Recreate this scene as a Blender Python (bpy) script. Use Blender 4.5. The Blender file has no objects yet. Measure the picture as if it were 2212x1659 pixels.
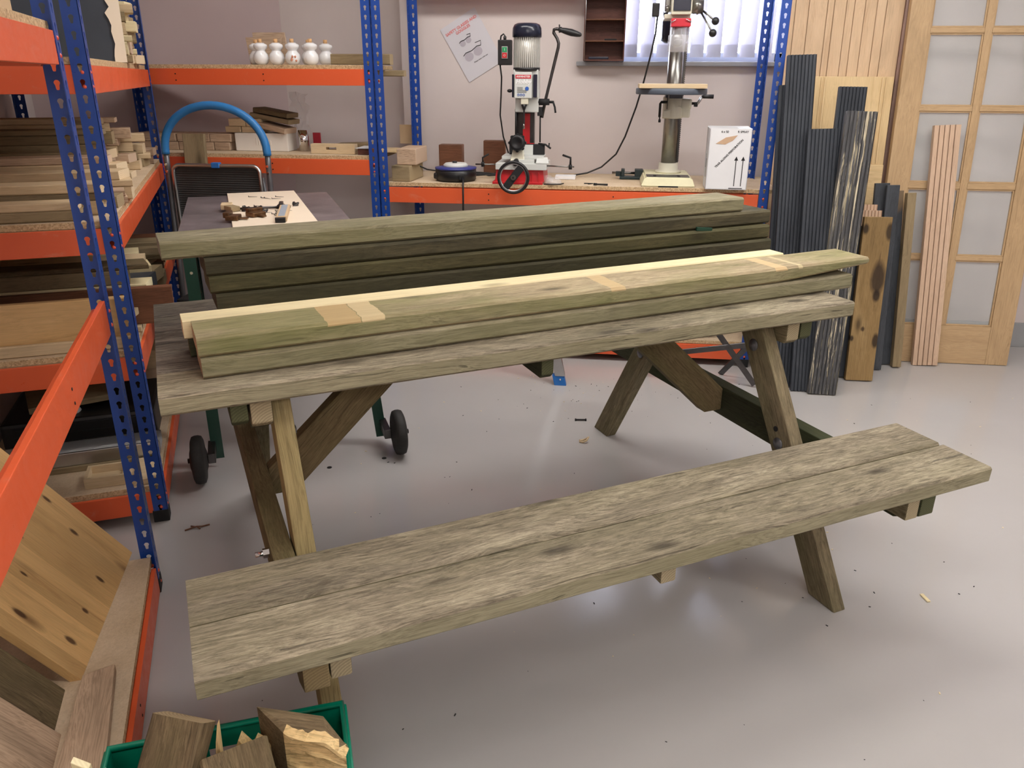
import bpy, bmesh, math, random
from mathutils import Vector, Matrix, noise
R = random.Random(7)
scn = bpy.context.scene
COL = scn.collection
# ------------------------------------------------------------------ camera
YAW, PITCH, ROLL, F, CH = -0.1212, 0.3740, 0.0050, 1688.04, 1.329
fwd = Vector((math.sin(YAW)*math.cos(PITCH), math.cos(YAW)*math.cos(PITCH), -math.sin(PITCH)))
rt = Vector((math.cos(YAW), -math.sin(YAW), 0)); up = rt.cross(fwd)
r2 = math.cos(ROLL)*rt + math.sin(ROLL)*up; u2 = -math.sin(ROLL)*rt + math.cos(ROLL)*up
cam = bpy.data.cameras.new('camera'); camo = bpy.data.objects.new('camera', cam); COL.objects.link(camo)
cam.sensor_width = 36; cam.lens = F*36/2212; cam.clip_start = 0.02
camo.matrix_world = Matrix(((r2.x, u2.x, -fwd.x, 0), (r2.y, u2.y, -fwd.y, 0), (r2.z, u2.z, -fwd.z, CH), (0, 0, 0, 1)))
scn.camera = camo
# ------------------------------------------------------------------ world, light, exposure
w = bpy.data.worlds.new('world'); scn.world = w; w.use_nodes = True
w.node_tree.nodes['Background'].inputs[0].default_value = (0.80, 0.86, 1.0, 1)
w.node_tree.nodes['Background'].inputs[1].default_value = 12.0
scn.view_settings.view_transform = 'Standard'; scn.view_settings.look = 'None'
scn.view_settings.gamma = 1; scn.view_settings.exposure = 1.05
LIGHT_POS = [(0.55, 2.75, 36), (1.9, 2.4, 32), (0.25, 0.6, 26), (1.9, 0.2, 24), (0.9, -2.1, 74), (-0.75, 3.0, 26)]  # the unseen one behind the camera is set back and strengthened as front fill
CEIL = 2.62
# ------------------------------------------------------------------ node helpers
def lin(c):
    return tuple(((x/255)/12.92 if x/255 <= .04045 else ((x/255+.055)/1.055)**2.4) for x in c) + (1,)
MATS = {}
class NT:
    def __init__(s, name):
        s.m = bpy.data.materials.new(name); s.m.use_nodes = True; s.t = s.m.node_tree
        s.b = s.t.nodes['Principled BSDF']; MATS[name] = s.m
    def n(s, typ, **k):
        nd = s.t.nodes.new(typ)
        for a, v in k.items():
            if a.startswith('_'): nd.inputs[int(a[1:])].default_value = v
            else: setattr(nd, a, v)
        return nd
    def l(s, a, b): s.t.links.new(a, b)
    def math(s, op, a, b=None, clamp=False):
        nd = s.n('ShaderNodeMath', operation=op, use_clamp=clamp)
        for i, v in enumerate((a, b)):
            if v is None: continue
            if isinstance(v, (int, float)): nd.inputs[i].default_value = v
            else: s.l(v, nd.inputs[i])
        return nd.outputs[0]
    def mix(s, f, a, b):
        nd = s.n('ShaderNodeMix', data_type='RGBA')
        for i, v in ((0, f), (6, a), (7, b)):
            if isinstance(v, (int, float)): nd.inputs[i].default_value = v
            elif isinstance(v, tuple): nd.inputs[i].default_value = v
            else: s.l(v, nd.inputs[i])
        return nd.outputs[2]
    def ramp(s, f, stops):
        nd = s.n('ShaderNodeValToRGB'); e = nd.color_ramp.elements
        while len(e) < len(stops): e.new(0.5)
        for i, (p, c) in enumerate(stops): e[i].position = p; e[i].color = c if len(c) == 4 else c+(1,)
        s.l(f, nd.inputs[0]); return nd.outputs[0]
    def noise(s, vec, scale=5, detail=4, rough=.6, dist=0):
        nd = s.n('ShaderNodeTexNoise'); nd.inputs['Scale'].default_value = scale
        nd.inputs['Detail'].default_value = detail; nd.inputs['Roughness'].default_value = rough
        nd.inputs['Distortion'].default_value = dist
        if vec is not None: s.l(vec, nd.inputs['Vector'])
        return nd.outputs[0]
    def coord(s, scale=(1, 1, 1), rnd=True):
        tc = s.n('ShaderNodeTexCoord'); src = tc.outputs['Object']
        if rnd:
            oi = s.n('ShaderNodeObjectInfo'); m = s.math('MULTIPLY', oi.outputs['Random'], 37.0)
            cb = s.n('ShaderNodeCombineXYZ')
            for i in range(3): s.l(m, cb.inputs[i])
            ad = s.n('ShaderNodeVectorMath', operation='ADD'); s.l(src, ad.inputs[0]); s.l(cb.outputs[0], ad.inputs[1]); src = ad.outputs[0]
        s.src = src
        return s.scaled(scale)
    def scaled(s, scale, src=None):
        mp = s.n('ShaderNodeVectorMath', operation='MULTIPLY'); s.l(src or s.src, mp.inputs[0]); mp.inputs[1].default_value = scale
        return mp.outputs[0]
    def bump(s, h, strength=.3, dist=.002):
        nd = s.n('ShaderNodeBump'); nd.inputs['Strength'].default_value = strength; nd.inputs['Distance'].default_value = dist
        s.l(h, nd.inputs['Height']); s.l(nd.outputs[0], s.b.inputs['Normal'])
def plain(name, col, rough=.5, metal=0, bump=0, spec=None, var=0, **k):
    t = NT(name); c = lin(col)
    t.b.inputs['Roughness'].default_value = rough; t.b.inputs['Metallic'].default_value = metal
    v = t.coord((1, 1, 1))
    f = t.noise(v, k.get('vs', 9), 5, .65)
    lo = tuple(x*(1-var) for x in c[:3])+(1,); hi = tuple(min(1, x*(1+var)) for x in c[:3])+(1,)
    t.l(t.ramp(f, [(.3, lo), (.7, hi)]), t.b.inputs['Base Color'])
    if bump: t.bump(t.noise(v, k.get('bs', 200), 3, .5), bump, .001)
    if spec is not None: t.b.inputs['Specular IOR Level'].default_value = spec
    return t.m
def wood(name, light, mid, dark, green=None, gamt=0.5, rough=.8, grain=1.0, knots=True, bump=.5, blotch=.5, streak=1.0, patches=None, cracks=.5, endlight=1.1, mottle=0, specials=None, ls=.8, side=None, lamella=0):
    """timber: grain runs along the object's own X axis"""
    t = NT(name); L_, M_, D_ = lin(light), lin(mid), lin(dark)
    v = t.coord()
    warp = t.noise(t.scaled((1.5, 5, 5)), 1.6, 2, .5)
    wv = t.n('ShaderNodeCombineXYZ'); wm = t.math('MULTIPLY', t.math('SUBTRACT', warp, .5), .07)
    for i in (1, 2): t.l(wm, wv.inputs[i])
    ad = t.n('ShaderNodeVectorMath', operation='ADD'); t.l(t.src, ad.inputs[0]); t.l(wv.outputs[0], ad.inputs[1]); wsrc = ad.outputs[0]
    g1 = t.noise(t.scaled((2.6*grain, 100*grain, 100*grain), wsrc), 1, 6, .68)
    g2 = t.noise(t.scaled((10, 380, 380), wsrc), 1, 3, .6)
    b1 = t.noise(t.scaled((2.2, 9, 9)), 1, 5, .62, .6)
    col = t.ramp(g1, [(.28, D_), (.45, M_), (min(.62, ls-.06), M_), (ls, L_)])
    bl = t.ramp(b1, [(.30, tuple(x*.55 for x in M_[:3])+(1,)), (.5, M_), (.72, L_)])
    col = t.mix(blotch, col, bl)
    if mottle:
        g3 = t.noise(t.scaled((20, 150, 150), wsrc), 1, 7, .8, .5)
        fl = t.ramp(g3, [(.38, (.46, .44, .41)), (.49, (.93, .92, .90)), (.62, (1.42, 1.41, 1.36))])
        m3 = t.n('ShaderNodeMix', data_type='RGBA', blend_type='MULTIPLY'); m3.inputs[0].default_value = mottle
        t.l(col, m3.inputs[6]); t.l(fl, m3.inputs[7]); col = m3.outputs[2]
        dk = t.noise(t.scaled((5, 26, 26), wsrc), 1.3, 8, .78)
        df = t.math('MULTIPLY', t.ramp(dk, [(.54, (0, 0, 0)), (.62, (1, 1, 1))]), mottle*.5)
        col = t.mix(df, col, tuple(x*.8 for x in D_[:3])+(1,))
        if side:
            tcs = t.n('ShaderNodeTexCoord'); sps = t.n('ShaderNodeSeparateXYZ'); t.l(tcs.outputs['Normal'], sps.inputs[0])
            sm = t.math('LESS_THAN', t.math('ABSOLUTE', sps.outputs[2]), .55)
            S_ = lin(side); sc_l = t.ramp(g1, [(.3, tuple(x*.72 for x in S_[:3])), (.5, S_), (.75, tuple(min(1, x*1.18) for x in S_[:3]))])
            col = t.mix(t.math('MULTIPLY', sm, .72), col, sc_l)
    if lamella:
        tcl = t.n('ShaderNodeTexCoord'); spl_ = t.n('ShaderNodeSeparateXYZ'); t.l(tcl.outputs['Object'], spl_.inputs[0])
        wn = t.n('ShaderNodeTexWhiteNoise', noise_dimensions='1D'); t.l(t.math('FLOOR', t.math('DIVIDE', spl_.outputs[1], lamella)), wn.inputs['W'])
        lm = t.ramp(wn.outputs[0], [(0, (.80, .77, .72)), (1, (1.12, 1.10, 1.06))])
        m4 = t.n('ShaderNodeMix', data_type='RGBA', blend_type='MULTIPLY'); m4.inputs[0].default_value = 1
        t.l(col, m4.inputs[6]); t.l(lm, m4.inputs[7]); col = m4.outputs[2]
    fine = t.ramp(g2, [(.38, (.52, .5, .48, 1)), (.56, (1.05, 1.05, 1.05, 1))])
    mm = t.n('ShaderNodeMix', data_type='RGBA', blend_type='MULTIPLY'); mm.inputs[0].default_value = .55*streak
    t.l(col, mm.inputs[6]); t.l(fine, mm.inputs[7]); col = mm.outputs[2]
    if green:
        gm = t.noise(t.scaled((1.7, 6, 6)), 1.3, 4, .6)
        gf = t.math('MULTIPLY', t.ramp(gm, [(.42, (0, 0, 0, 1)), (.62, (1, 1, 1, 1))]), gamt)
        gc = t.mix(g1, lin(tuple(x*.7 for x in green)), lin(green))
        col = t.mix(gf, col, gc)
    if cracks:
        ck = t.noise(t.scaled((1.6, 60, 60), wsrc), 1.7, 3, .55)
        cf = t.math('MULTIPLY', t.ramp(ck, [(.325, (1, 1, 1, 1)), (.35, (0, 0, 0, 1))]), cracks)
        col = t.mix(cf, col, tuple(x*.22 for x in D_[:3])+(1,))
    if knots:
        vo = t.n('ShaderNodeTexVoronoi'); vo.inputs['Scale'].default_value = 1; t.l(t.scaled((3.1, 9, 9)), vo.inputs['Vector'])
        rg = t.ramp(vo.outputs['Distance'], [(.05, (1, 1, 1, 1)), (.10, (.55, .55, .55, 1)), (.17, (0, 0, 0, 1))])
        kf = t.math('MULTIPLY', rg, .75)
        col = t.mix(kf, col, tuple(x*.38 for x in D_[:3])+(1,))
    # end grain rings
    if specials:
        tc0 = t.n('ShaderNodeTexCoord')
        for (kx, ky, rx, ry, kc) in specials:
            off = t.n('ShaderNodeVectorMath', operation='ADD'); t.l(tc0.outputs['Object'], off.inputs[0]); off.inputs[1].default_value = (-kx, -ky, 0)
            sc2 = t.scaled((1/rx, 1/ry, 0), off.outputs[0]); ln = t.n('ShaderNodeVectorMath', operation='LENGTH'); t.l(sc2, ln.inputs[0])
            dd = t.math('ADD', ln.outputs['Value'], t.math('MULTIPLY', t.math('SUBTRACT', b1, .5), 1.2))
            kf2 = t.ramp(dd, [(.55, (1, 1, 1)), (1.0, (0, 0, 0))]); col = t.mix(t.math('MULTIPLY', kf2, .88), col, lin(kc))
    tc = t.n('ShaderNodeTexCoord'); sp = t.n('ShaderNodeSeparateXYZ'); t.l(tc.outputs['Normal'], sp.inputs[0])
    en = t.math('GREATER_THAN', t.math('ABSOLUTE', sp.outputs[0]), .8)
    ob = t.n('ShaderNodeVectorMath', operation='ADD'); t.l(tc.outputs['Object'], ob.inputs[0]); ob.inputs[1].default_value = (0, .03, .045)
    wz = t.scaled((0, 1, 1), ob.outputs[0])
    wr = t.n('ShaderNodeTexWave', wave_type='RINGS', rings_direction='X'); wr.inputs['Scale'].default_value = 55; wr.inputs['Distortion'].default_value = 1.2; wr.inputs['Detail'].default_value = 2
    t.l(wz, wr.inputs['Vector'])
    ec = t.mix(t.math('MULTIPLY', wr.outputs[1], .6), tuple(min(1, x*endlight) for x in L_[:3])+(1,), M_)
    col = t.mix(t.math('MULTIPLY', en, .85), col, ec)
    if patches:
        sx = t.n('ShaderNodeSeparateXYZ'); t.l(tc.outputs['Object'], sx.inputs[0])
        edge = t.math('MULTIPLY', t.math('SUBTRACT', b1, .5), .03)
        for (x0, hw, c, y0) in patches:
            d = t.math('ABSOLUTE', t.math('SUBTRACT', t.math('ADD', sx.outputs[0], edge), x0))
            f = t.math('MULTIPLY', t.math('LESS_THAN', d, hw), t.math('GREATER_THAN', sx.outputs[2], y0))
            pc = t.mix(g1, lin(tuple(x*.85 for x in c)), lin(c))
            col = t.mix(t.math('MULTIPLY', f, .9), col, pc)
    t.l(col, t.b.inputs['Base Color']); t.b.inputs['Roughness'].default_value = rough
    t.b.inputs['Specular IOR Level'].default_value = .25
    hh = t.math('ADD', t.math('MULTIPLY', g1, .7), t.math('MULTIPLY', g2, .35))
    if cracks: hh = t.math('SUBTRACT', hh, t.math('MULTIPLY', cf, .6))
    t.bump(hh, bump, .003)
    return t.m
# ------------------------------------------------------------------ mesh helpers
def link(name, me, mat, parent=None, mats=None):
    o = bpy.data.objects.new(name, me); COL.objects.link(o)
    for m in (mats or [mat]):
        if m is not None: me.materials.append(m)
    if parent: o.parent = parent
    return o
def tag(o, label=None, cat=None, group=None, kind=None):
    if label: o['label'] = label
    if cat: o['category'] = cat
    if group: o['group'] = group
    if kind: o['kind'] = kind
    return o
def empty(name, label, cat, loc=(0, 0, 0), rz=0, group=None):
    o = bpy.data.objects.new(name, None); COL.objects.link(o); o.location = loc; o.rotation_euler = (0, 0, rz)
    o.empty_display_size = .05
    return tag(o, label, cat, group)
class MB:
    def __init__(s): s.b = bmesh.new()
    def _setm(s, fs, mi):
        for f in fs: f.material_index = mi
    def box(s, x0, x1, y0, y1, z0, z1, bev=0, M=None, mi=0):
        vs = [s.b.verts.new((x, y, z)) for x in (x0, x1) for y in (y0, y1) for z in (z0, z1)]
        if M is not None:
            for v in vs: v.co = M @ v.co
        F_ = [(0, 1, 3, 2), (4, 6, 7, 5), (0, 4, 5, 1), (2, 3, 7, 6), (0, 2, 6, 4), (1, 5, 7, 3)]
        fs = [s.b.faces.new([vs[i] for i in f]) for f in F_]; s._setm(fs, mi)
        if bev:
            es = list({e for f in fs for e in f.edges})
            r = bmesh.ops.bevel(s.b, geom=es, offset=bev, segments=2, affect='EDGES', profile=.6, clamp_overlap=True)
            s._setm(r['faces'], mi)
        return s
    def prism(s, poly, ext, bev=0, mi=0):
        ext = Vector(ext); A = [s.b.verts.new(p) for p in poly]; B = [s.b.verts.new(Vector(p)+ext) for p in poly]
        n = len(poly); fs = [s.b.faces.new(A[::-1]), s.b.faces.new(B)]
        for i in range(n): fs.append(s.b.faces.new((A[i], A[(i+1) % n], B[(i+1) % n], B[i])))
        s._setm(fs, mi)
        bmesh.ops.recalc_face_normals(s.b, faces=fs)
        if bev:
            es = list({e for f in fs for e in f.edges})
            r = bmesh.ops.bevel(s.b, geom=es, offset=bev, segments=2, affect='EDGES', profile=.6, clamp_overlap=True); s._setm(r['faces'], mi)
        return s
    def cyl(s, p0, p1, r0, r1=None, seg=20, cap=True, mi=0, smooth=True):
        p0, p1 = Vector(p0), Vector(p1); r1 = r0 if r1 is None else r1
        d = (p1-p0).normalized(); a = d.orthogonal().normalized(); b = d.cross(a)
        A, B = [], []
        for i in range(seg):
            t = 2*math.pi*i/seg; u = a*math.cos(t)+b*math.sin(t)
            A.append(s.b.verts.new(p0+u*r0)); B.append(s.b.verts.new(p1+u*r1))
        fs = []
        for i in range(seg):
            f = s.b.faces.new((A[i], A[(i+1) % seg], B[(i+1) % seg], B[i])); f.smooth = smooth; fs.append(f)
        if cap: fs += [s.b.faces.new(A[::-1]), s.b.faces.new(B)]
        s._setm(fs, mi); return s
    def tube(s, pts, r, seg=10, mi=0, radii=None, closed=False):
        pts = [Vector(p) for p in pts]; n = len(pts); rings = []
        prev = None
        for i, p in enumerate(pts):
            if closed: d = pts[(i+1) % n]-pts[i-1]
            else: d = (pts[min(i+1, n-1)]-pts[max(i-1, 0)])
            d.normalize()
            a = d.orthogonal().normalized() if prev is None else (prev-d*prev.dot(d)).normalized()
            prev = a; b = d.cross(a); rr = radii[i] if radii else r
            rings.append([s.b.verts.new(p+(a*math.cos(2*math.pi*k/seg)+b*math.sin(2*math.pi*k/seg))*rr) for k in range(seg)])
        fs = []
        for i in range(n if closed else n-1):
            A, B = rings[i], rings[(i+1) % n]
            for k in range(seg):
                f = s.b.faces.new((A[k], A[(k+1) % seg], B[(k+1) % seg], B[k])); f.smooth = True; fs.append(f)
        if not closed: fs += [s.b.faces.new(rings[0][::-1]), s.b.faces.new(rings[-1])]
        s._setm(fs, mi); return s
    def lathe(s, prof, seg=28, loc=(0, 0, 0), axis='Z', mi=0, smooth=True, M=None):
        rings = []
        for (r, z) in prof:
            ring = []
            for k in range(seg):
                t = 2*math.pi*k/seg; x, y = r*math.cos(t), r*math.sin(t)
                p = {'Z': (x, y, z), 'X': (z, x, y), 'Y': (x, z, y)}[axis]
                p = Vector(p)
                if M is not None: p = M @ p
                ring.append(s.b.verts.new(p+Vector(loc)))
            rings.append(ring)
        fs = []
        for A, B in zip(rings, rings[1:]):
            for k in range(seg):
                f = s.b.faces.new((A[k], A[(k+1) % seg], B[(k+1) % seg], B[k])); f.smooth = smooth; fs.append(f)
        if prof[0][0] > 1e-4: fs.append(s.b.faces.new(rings[0][::-1]))
        if prof[-1][0] > 1e-4: fs.append(s.b.faces.new(rings[-1]))
        s._setm(fs, mi); bmesh.ops.recalc_face_normals(s.b, faces=fs); return s
    def sphere(s, c, r, seg=16, mi=0, sc=(1, 1, 1)):
        res = bmesh.ops.create_uvsphere(s.b, u_segments=seg, v_segments=seg//2+2, radius=r)
        for v in res['verts']: v.co = Vector((v.co.x*sc[0], v.co.y*sc[1], v.co.z*sc[2]))+Vector(c)
        for f in {f for v in res['verts'] for f in v.link_faces}: f.smooth = True; f.material_index = mi
        return s
    def tor(s, c, Rr, r, n=(0, 0, 1), seg=40, mi=0):
        n = Vector(n).normalized(); a = n.orthogonal().normalized(); b = n.cross(a)
        return s.tube([Vector(c)+(a*math.cos(2*math.pi*i/seg)+b*math.sin(2*math.pi*i/seg))*Rr for i in range(seg)], r, 10, mi, closed=True)
    def me(s, name):
        me = bpy.data.meshes.new(name); bmesh.ops.recalc_face_normals(s.b, faces=s.b.faces[:]); s.b.to_mesh(me); s.b.free(); return me
    def build(s, name, mat, parent=None, loc=(0, 0, 0), rot=None):
        mats = mat if isinstance(mat, list) else [mat]
        o = link(name, s.me(name), None, parent, mats); o.location = loc
        if rot: o.rotation_euler = rot
        return o
def frame_from(d, u=(0, 0, 1)):
    x = Vector(d).normalized(); z = Vector(u); z = (z-x*z.dot(x)).normalized(); y = z.cross(x)
    return Matrix(((x.x, y.x, z.x), (x.y, y.y, z.y), (x.z, y.z, z.z)))
def plank(name, mat, p0, p1, w, t, parent=None, upv=(0, 0, 1), bev=.004, rough=0.0, ends=(0, 0), chip=None):
    """a timber from p0 to p1 (centre line), width w across, thickness t along upv. ends: skew of each end"""
    p0, p1 = Vector(p0), Vector(p1); L = (p1-p0).length; c = (p0+p1)/2
    b = bmesh.new(); hw, ht = w/2, t/2
    n = max(1, int(L/.05)) if rough else 1
    ch = bev
    sec = [(-hw+ch, -ht), (hw-ch, -ht), (hw, -ht+ch), (hw, ht-ch), (hw-ch, ht), (-hw+ch, ht), (-hw, ht-ch), (-hw, -ht+ch)]
    sd = R.random()*50; rings = []
    for i in range(n+1):
        f = i/n; x = -L/2+L*f; ring = []
        for (y, z) in sec:
            xx = x
            if i == 0: xx += ends[0]*y
            if i == n: xx += ends[1]*y
            if rough:
                q = noise.noise_vector(Vector((x*4+sd, y*14, z*14)))*rough
                q2 = noise.noise_vector(Vector((x*22+sd, y*30, z*30)))*rough*.35
                yy, zz = y+q.y+q2.y, z+(q.z+q2.z)*.7
            else: yy, zz = y, z
            if chip and f > chip[0] and z < 0:
                zz += (f-chip[0])/(1-chip[0])*chip[1]
            ring.append(b.verts.new((xx, yy, zz)))
        rings.append(ring)
    for A, B in zip(rings, rings[1:]):
        for k in range(8): b.faces.new((A[k], A[(k+1) % 8], B[(k+1) % 8], B[k]))
    b.faces.new(rings[0][::-1]); b.faces.new(rings[-1])
    bmesh.ops.recalc_face_normals(b, faces=b.faces[:])
    me = bpy.data.meshes.new(name); b.to_mesh(me); b.free()
    o = link(name, me, mat, parent)
    o.matrix_basis = Matrix.Translation(c) @ frame_from(p1-p0, upv).to_4x4()
    return o
def solid(name, mat, poly, ext, grain, parent=None, bev=.003, upv=(0, 0, 1)):
    """prism whose own X axis follows the grain"""
    pts = [Vector(p) for p in poly]; ext = Vector(ext)
    c = sum(pts, Vector())/len(pts)+ext/2; Rm = frame_from(grain, upv); Ri = Rm.transposed()
    m = MB(); m.prism([Ri @ (p-c) for p in pts], Ri @ ext, bev)
    o = link(name, m.me(name), mat, parent); o.matrix_basis = Matrix.Translation(c) @ Rm.to_4x4()
    return o
def dup(o, parent=None):
    c = o.copy(); COL.objects.link(c); c.parent = parent
    for ch in list(o.children):
        d = dup(ch, c)
    return c
def text(name, body, size, mat, parent, M, extrude=.0002, align='CENTER', shear=0, bold=0):
    cu = bpy.data.curves.new(name, 'FONT'); cu.body = body; cu.size = size; cu.extrude = extrude
    cu.align_x = align; cu.align_y = 'CENTER'; cu.shear = shear; cu.offset = bold; cu.resolution_u = 3
    tmp = bpy.data.objects.new(name+'_curve', cu); COL.objects.link(tmp)
    me = bpy.data.meshes.new_from_object(tmp, depsgraph=bpy.context.evaluated_depsgraph_get()); bpy.data.objects.remove(tmp); bpy.data.curves.remove(cu)
    me.materials.clear(); me.materials.append(mat)
    o = bpy.data.objects.new(name, me); COL.objects.link(o); o.parent = parent; o.matrix_basis = M
    return o
def Mfacing(loc, right=(1, 0, 0), upv=(0, 0, 1)):
    r = Vector(right).normalized(); u = Vector(upv).normalized(); n = r.cross(u)
    return Matrix(((r.x, u.x, n.x, loc[0]), (r.y, u.y, n.y, loc[1]), (r.z, u.z, n.z, loc[2]), (0, 0, 0, 1)))
# ------------------------------------------------------------------ materials
W_BENCH = wood('weathered_bench_wood', side=(158, 152, 124), mottle=0.8, light=(192, 182, 158), mid=(142, 132, 114), dark=(84, 76, 66), green=(118, 114, 76), gamt=.22, blotch=.6, cracks=.55)
W_TOPD = wood('dark_weathered_tabletop', side=(140, 136, 112), mottle=0.85, light=(168, 158, 144), mid=(104, 96, 88), dark=(56, 52, 48), green=(92, 92, 68), gamt=.2, blotch=.55, cracks=.6)
W_LEG = wood('weathered_leg_wood', mottle=0.5, light=(176, 162, 132), mid=(130, 118, 94), dark=(74, 68, 54), green=(92, 96, 58), gamt=.4, cracks=.3)
W_LEGY = wood('fresh_grooved_leg_wood', (200, 184, 142), (160, 142, 100), (98, 84, 56), green=(120, 118, 76), gamt=.25, grain=1.3, cracks=.2, knots=False)
W_GREEN = wood('mossy_dark_timber', (92, 94, 66), (66, 68, 50), (34, 36, 28), green=(64, 76, 42), gamt=.4, cracks=.3)
W_BRACE = wood('brown_brace_timber', mottle=0.35, light=(150, 132, 98), mid=(118, 102, 74), dark=(72, 62, 42), green=(96, 100, 58), gamt=.35, cracks=.3)
W_GTOP = wood('grey_green_plank', side=(144, 141, 112), mottle=0.45, light=(180, 172, 148), mid=(142, 134, 110), dark=(92, 86, 68), green=(116, 114, 66), gamt=.35, blotch=.5, cracks=.3)
W_GTOPP = wood('grey_green_patched_plank', side=(146, 143, 108), mottle=0.4, light=(206, 190, 158), mid=(172, 156, 126), dark=(118, 108, 84), green=(120, 128, 66), gamt=.5, blotch=.5, cracks=.25,
               patches=[(-.64, .037, (196, 168, 122), .012), (-.575, .026, (214, 192, 150), .012), (.065, .022, (206, 180, 136), .012), (.60, .02, (214, 186, 142), .012), (.67, .008, (206, 190, 150), .012)])
W_STACKD = wood('dark_mossy_plank', mottle=0.4, light=(108, 100, 76), mid=(74, 70, 54), dark=(36, 35, 29), green=(78, 78, 48), gamt=.4, blotch=.7, cracks=.25, streak=.8)
W_STACKY = wood('yellow_green_dark_plank', mottle=0.4, light=(118, 110, 78), mid=(88, 83, 58), dark=(50, 48, 36), green=(78, 80, 48), gamt=.4, blotch=.7, cracks=.2)
W_CREAM = wood('new_cream_timber', (240, 228, 190), (228, 212, 170), (202, 182, 138), rough=.6, cracks=0, streak=.3, blotch=.3, bump=.15)
W_PINE = wood('pale_sawn_pine', (228, 208, 176), (210, 186, 150), (176, 148, 112), rough=.65, cracks=0, streak=.4, bump=.2, blotch=.4)
W_PINEG = wood('old_grey_pine', (176, 158, 126), (150, 132, 102), (106, 90, 66), rough=.7, cracks=.25, streak=.6, bump=.3)
W_PINK = wood('pink_sawn_softwood', (212, 188, 164), (194, 166, 140), (154, 128, 106), rough=.7, cracks=.1, bump=.3)
W_OAKP = wood('knotty_pine_panel', (236, 202, 150), (222, 182, 126), (170, 120, 72), rough=.4, cracks=0, bump=.1, streak=.35, blotch=.5, grain=.6)
W_PDOOR = wood('pine_door_boards', (226, 200, 168), (212, 182, 148), (182, 144, 110), rough=.5, cracks=0, bump=.12, streak=.35, blotch=.4, grain=.6)
W_PDOOR2 = wood('yellow_pine_door', (230, 206, 164), (216, 188, 142), (184, 150, 106), rough=.45, cracks=0, bump=.12, streak=.35, blotch=.4, grain=.6)
W_OAK = wood('oak_door_wood', (208, 180, 142), (192, 162, 124), (160, 130, 94), rough=.42, cracks=0, knots=False, bump=.15, streak=.5, blotch=.3)
W_DECKB = wood('black_painted_decking', (84, 88, 94), (60, 64, 71), (34, 37, 42), rough=.55, cracks=.1, knots=False, bump=.3, streak=.5)
W_DECKW = wood('flaking_black_white_decking', (218, 206, 176), (84, 84, 86), (34, 35, 38), rough=.6, cracks=.2, knots=False, bump=.6, streak=.7, blotch=.1, grain=.8, ls=.60)
W_DECKP = wood('pink_larch_decking', (226, 200, 174), (208, 178, 152), (166, 134, 110), rough=.6, cracks=0, bump=.2, streak=.5, knots=False, blotch=.4)
W_YEL = wood('yellow_brown_figured_plank', (186, 158, 112), (152, 124, 82), (86, 66, 44), rough=.65, specials=[(.475, -.028, .085, .036, (52, 40, 32)), (.40, -.030, .035, .020, (40, 30, 26)), (.70, .05, .03, .016, (40, 32, 26)), (.245, .012, .018, .014, (60, 44, 32)), (.19, -.05, .04, .018, (44, 34, 28)), (.69, -.056, .04, .018, (50, 40, 30)), (.20, .055, .02, .012, (44, 34, 28))], cracks=.1, bump=.3, streak=.7, grain=.45, blotch=.45)
W_TEAK = wood('brown_hardwood_block', (142, 98, 72), (112, 74, 54), (66, 42, 32), rough=.5, cracks=0, knots=False, bump=.1, blotch=.4)
W_MAHOG = wood('reddish_brown_shelf_wood', (118, 78, 66), (92, 58, 50), (58, 36, 32), rough=.5, cracks=0, knots=False, bump=.1)
W_LOG = wood('weathered_block', mottle=0.5, light=(150, 130, 100), mid=(112, 95, 72), dark=(62, 50, 38), green=(96, 92, 58), gamt=.3, cracks=.4, blotch=.6)
W_SPLIT = wood('split_yellow_wood', (238, 218, 172), (222, 192, 138), (190, 150, 100), rough=.7, cracks=.2, knots=False, bump=.8, endlight=1.0)
W_GREYB = wood('grey_slate_painted_board', (88, 92, 98), (68, 72, 78), (46, 50, 54), rough=.6, cracks=0, knots=False, bump=.2)
def chip_mat():
    t = NT('chipboard'); v = t.coord((1, 1, 1))
    vo = t.n('ShaderNodeTexVoronoi'); vo.inputs['Scale'].default_value = 260; t.l(v, vo.inputs['Vector'])
    nz = t.noise(v, 90, 4, .7)
    c = t.ramp(vo.outputs['Color'], [(.1, lin((132, 104, 70))), (.5, lin((196, 168, 126))), (.9, lin((224, 202, 162)))])
    c2 = t.mix(.45, c, t.ramp(nz, [(.3, lin((150, 122, 86))), (.7, lin((220, 196, 156)))]))
    sp = t.n('ShaderNodeSeparateXYZ'); g = t.n('ShaderNodeNewGeometry'); t.l(g.outputs['Normal'], sp.inputs[0])
    topf = t.math('GREATER_THAN', sp.outputs[2], .7)
    c3 = t.mix(t.math('MULTIPLY', topf, .75), c2, t.ramp(t.noise(v, 6, 6, .7), [(.3, lin((190, 166, 138))), (.7, lin((222, 203, 178)))]))
    t.l(c3, t.b.inputs['Base Color']); t.b.inputs['Roughness'].default_value = .75; t.bump(nz, .2, .001); return t.m
M_CHIP = chip_mat()
K_ = (70, 44, 32)
W_PSHEET = wood('laminated_knotty_pine', (236, 202, 150), (222, 182, 126), (178, 130, 82), rough=.4, cracks=0, bump=.1, streak=.35, blotch=.4, grain=.6, lamella=.052,
                specials=[(-.19, .17, .020, .009, K_), (-.20, .06, .012, .007, K_), (-.06, .19, .022, .009, K_), (-.10, -.16, .020, .009, K_), (.02, -.02, .016, .006, K_), (-.03, .08, .014, .005, K_), (.0, -.20, .020, .008, K_), (-.21, -.07, .018, .008, K_), (.10, .12, .02, .008, K_), (.09, -.10, .018, .008, K_)])
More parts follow.
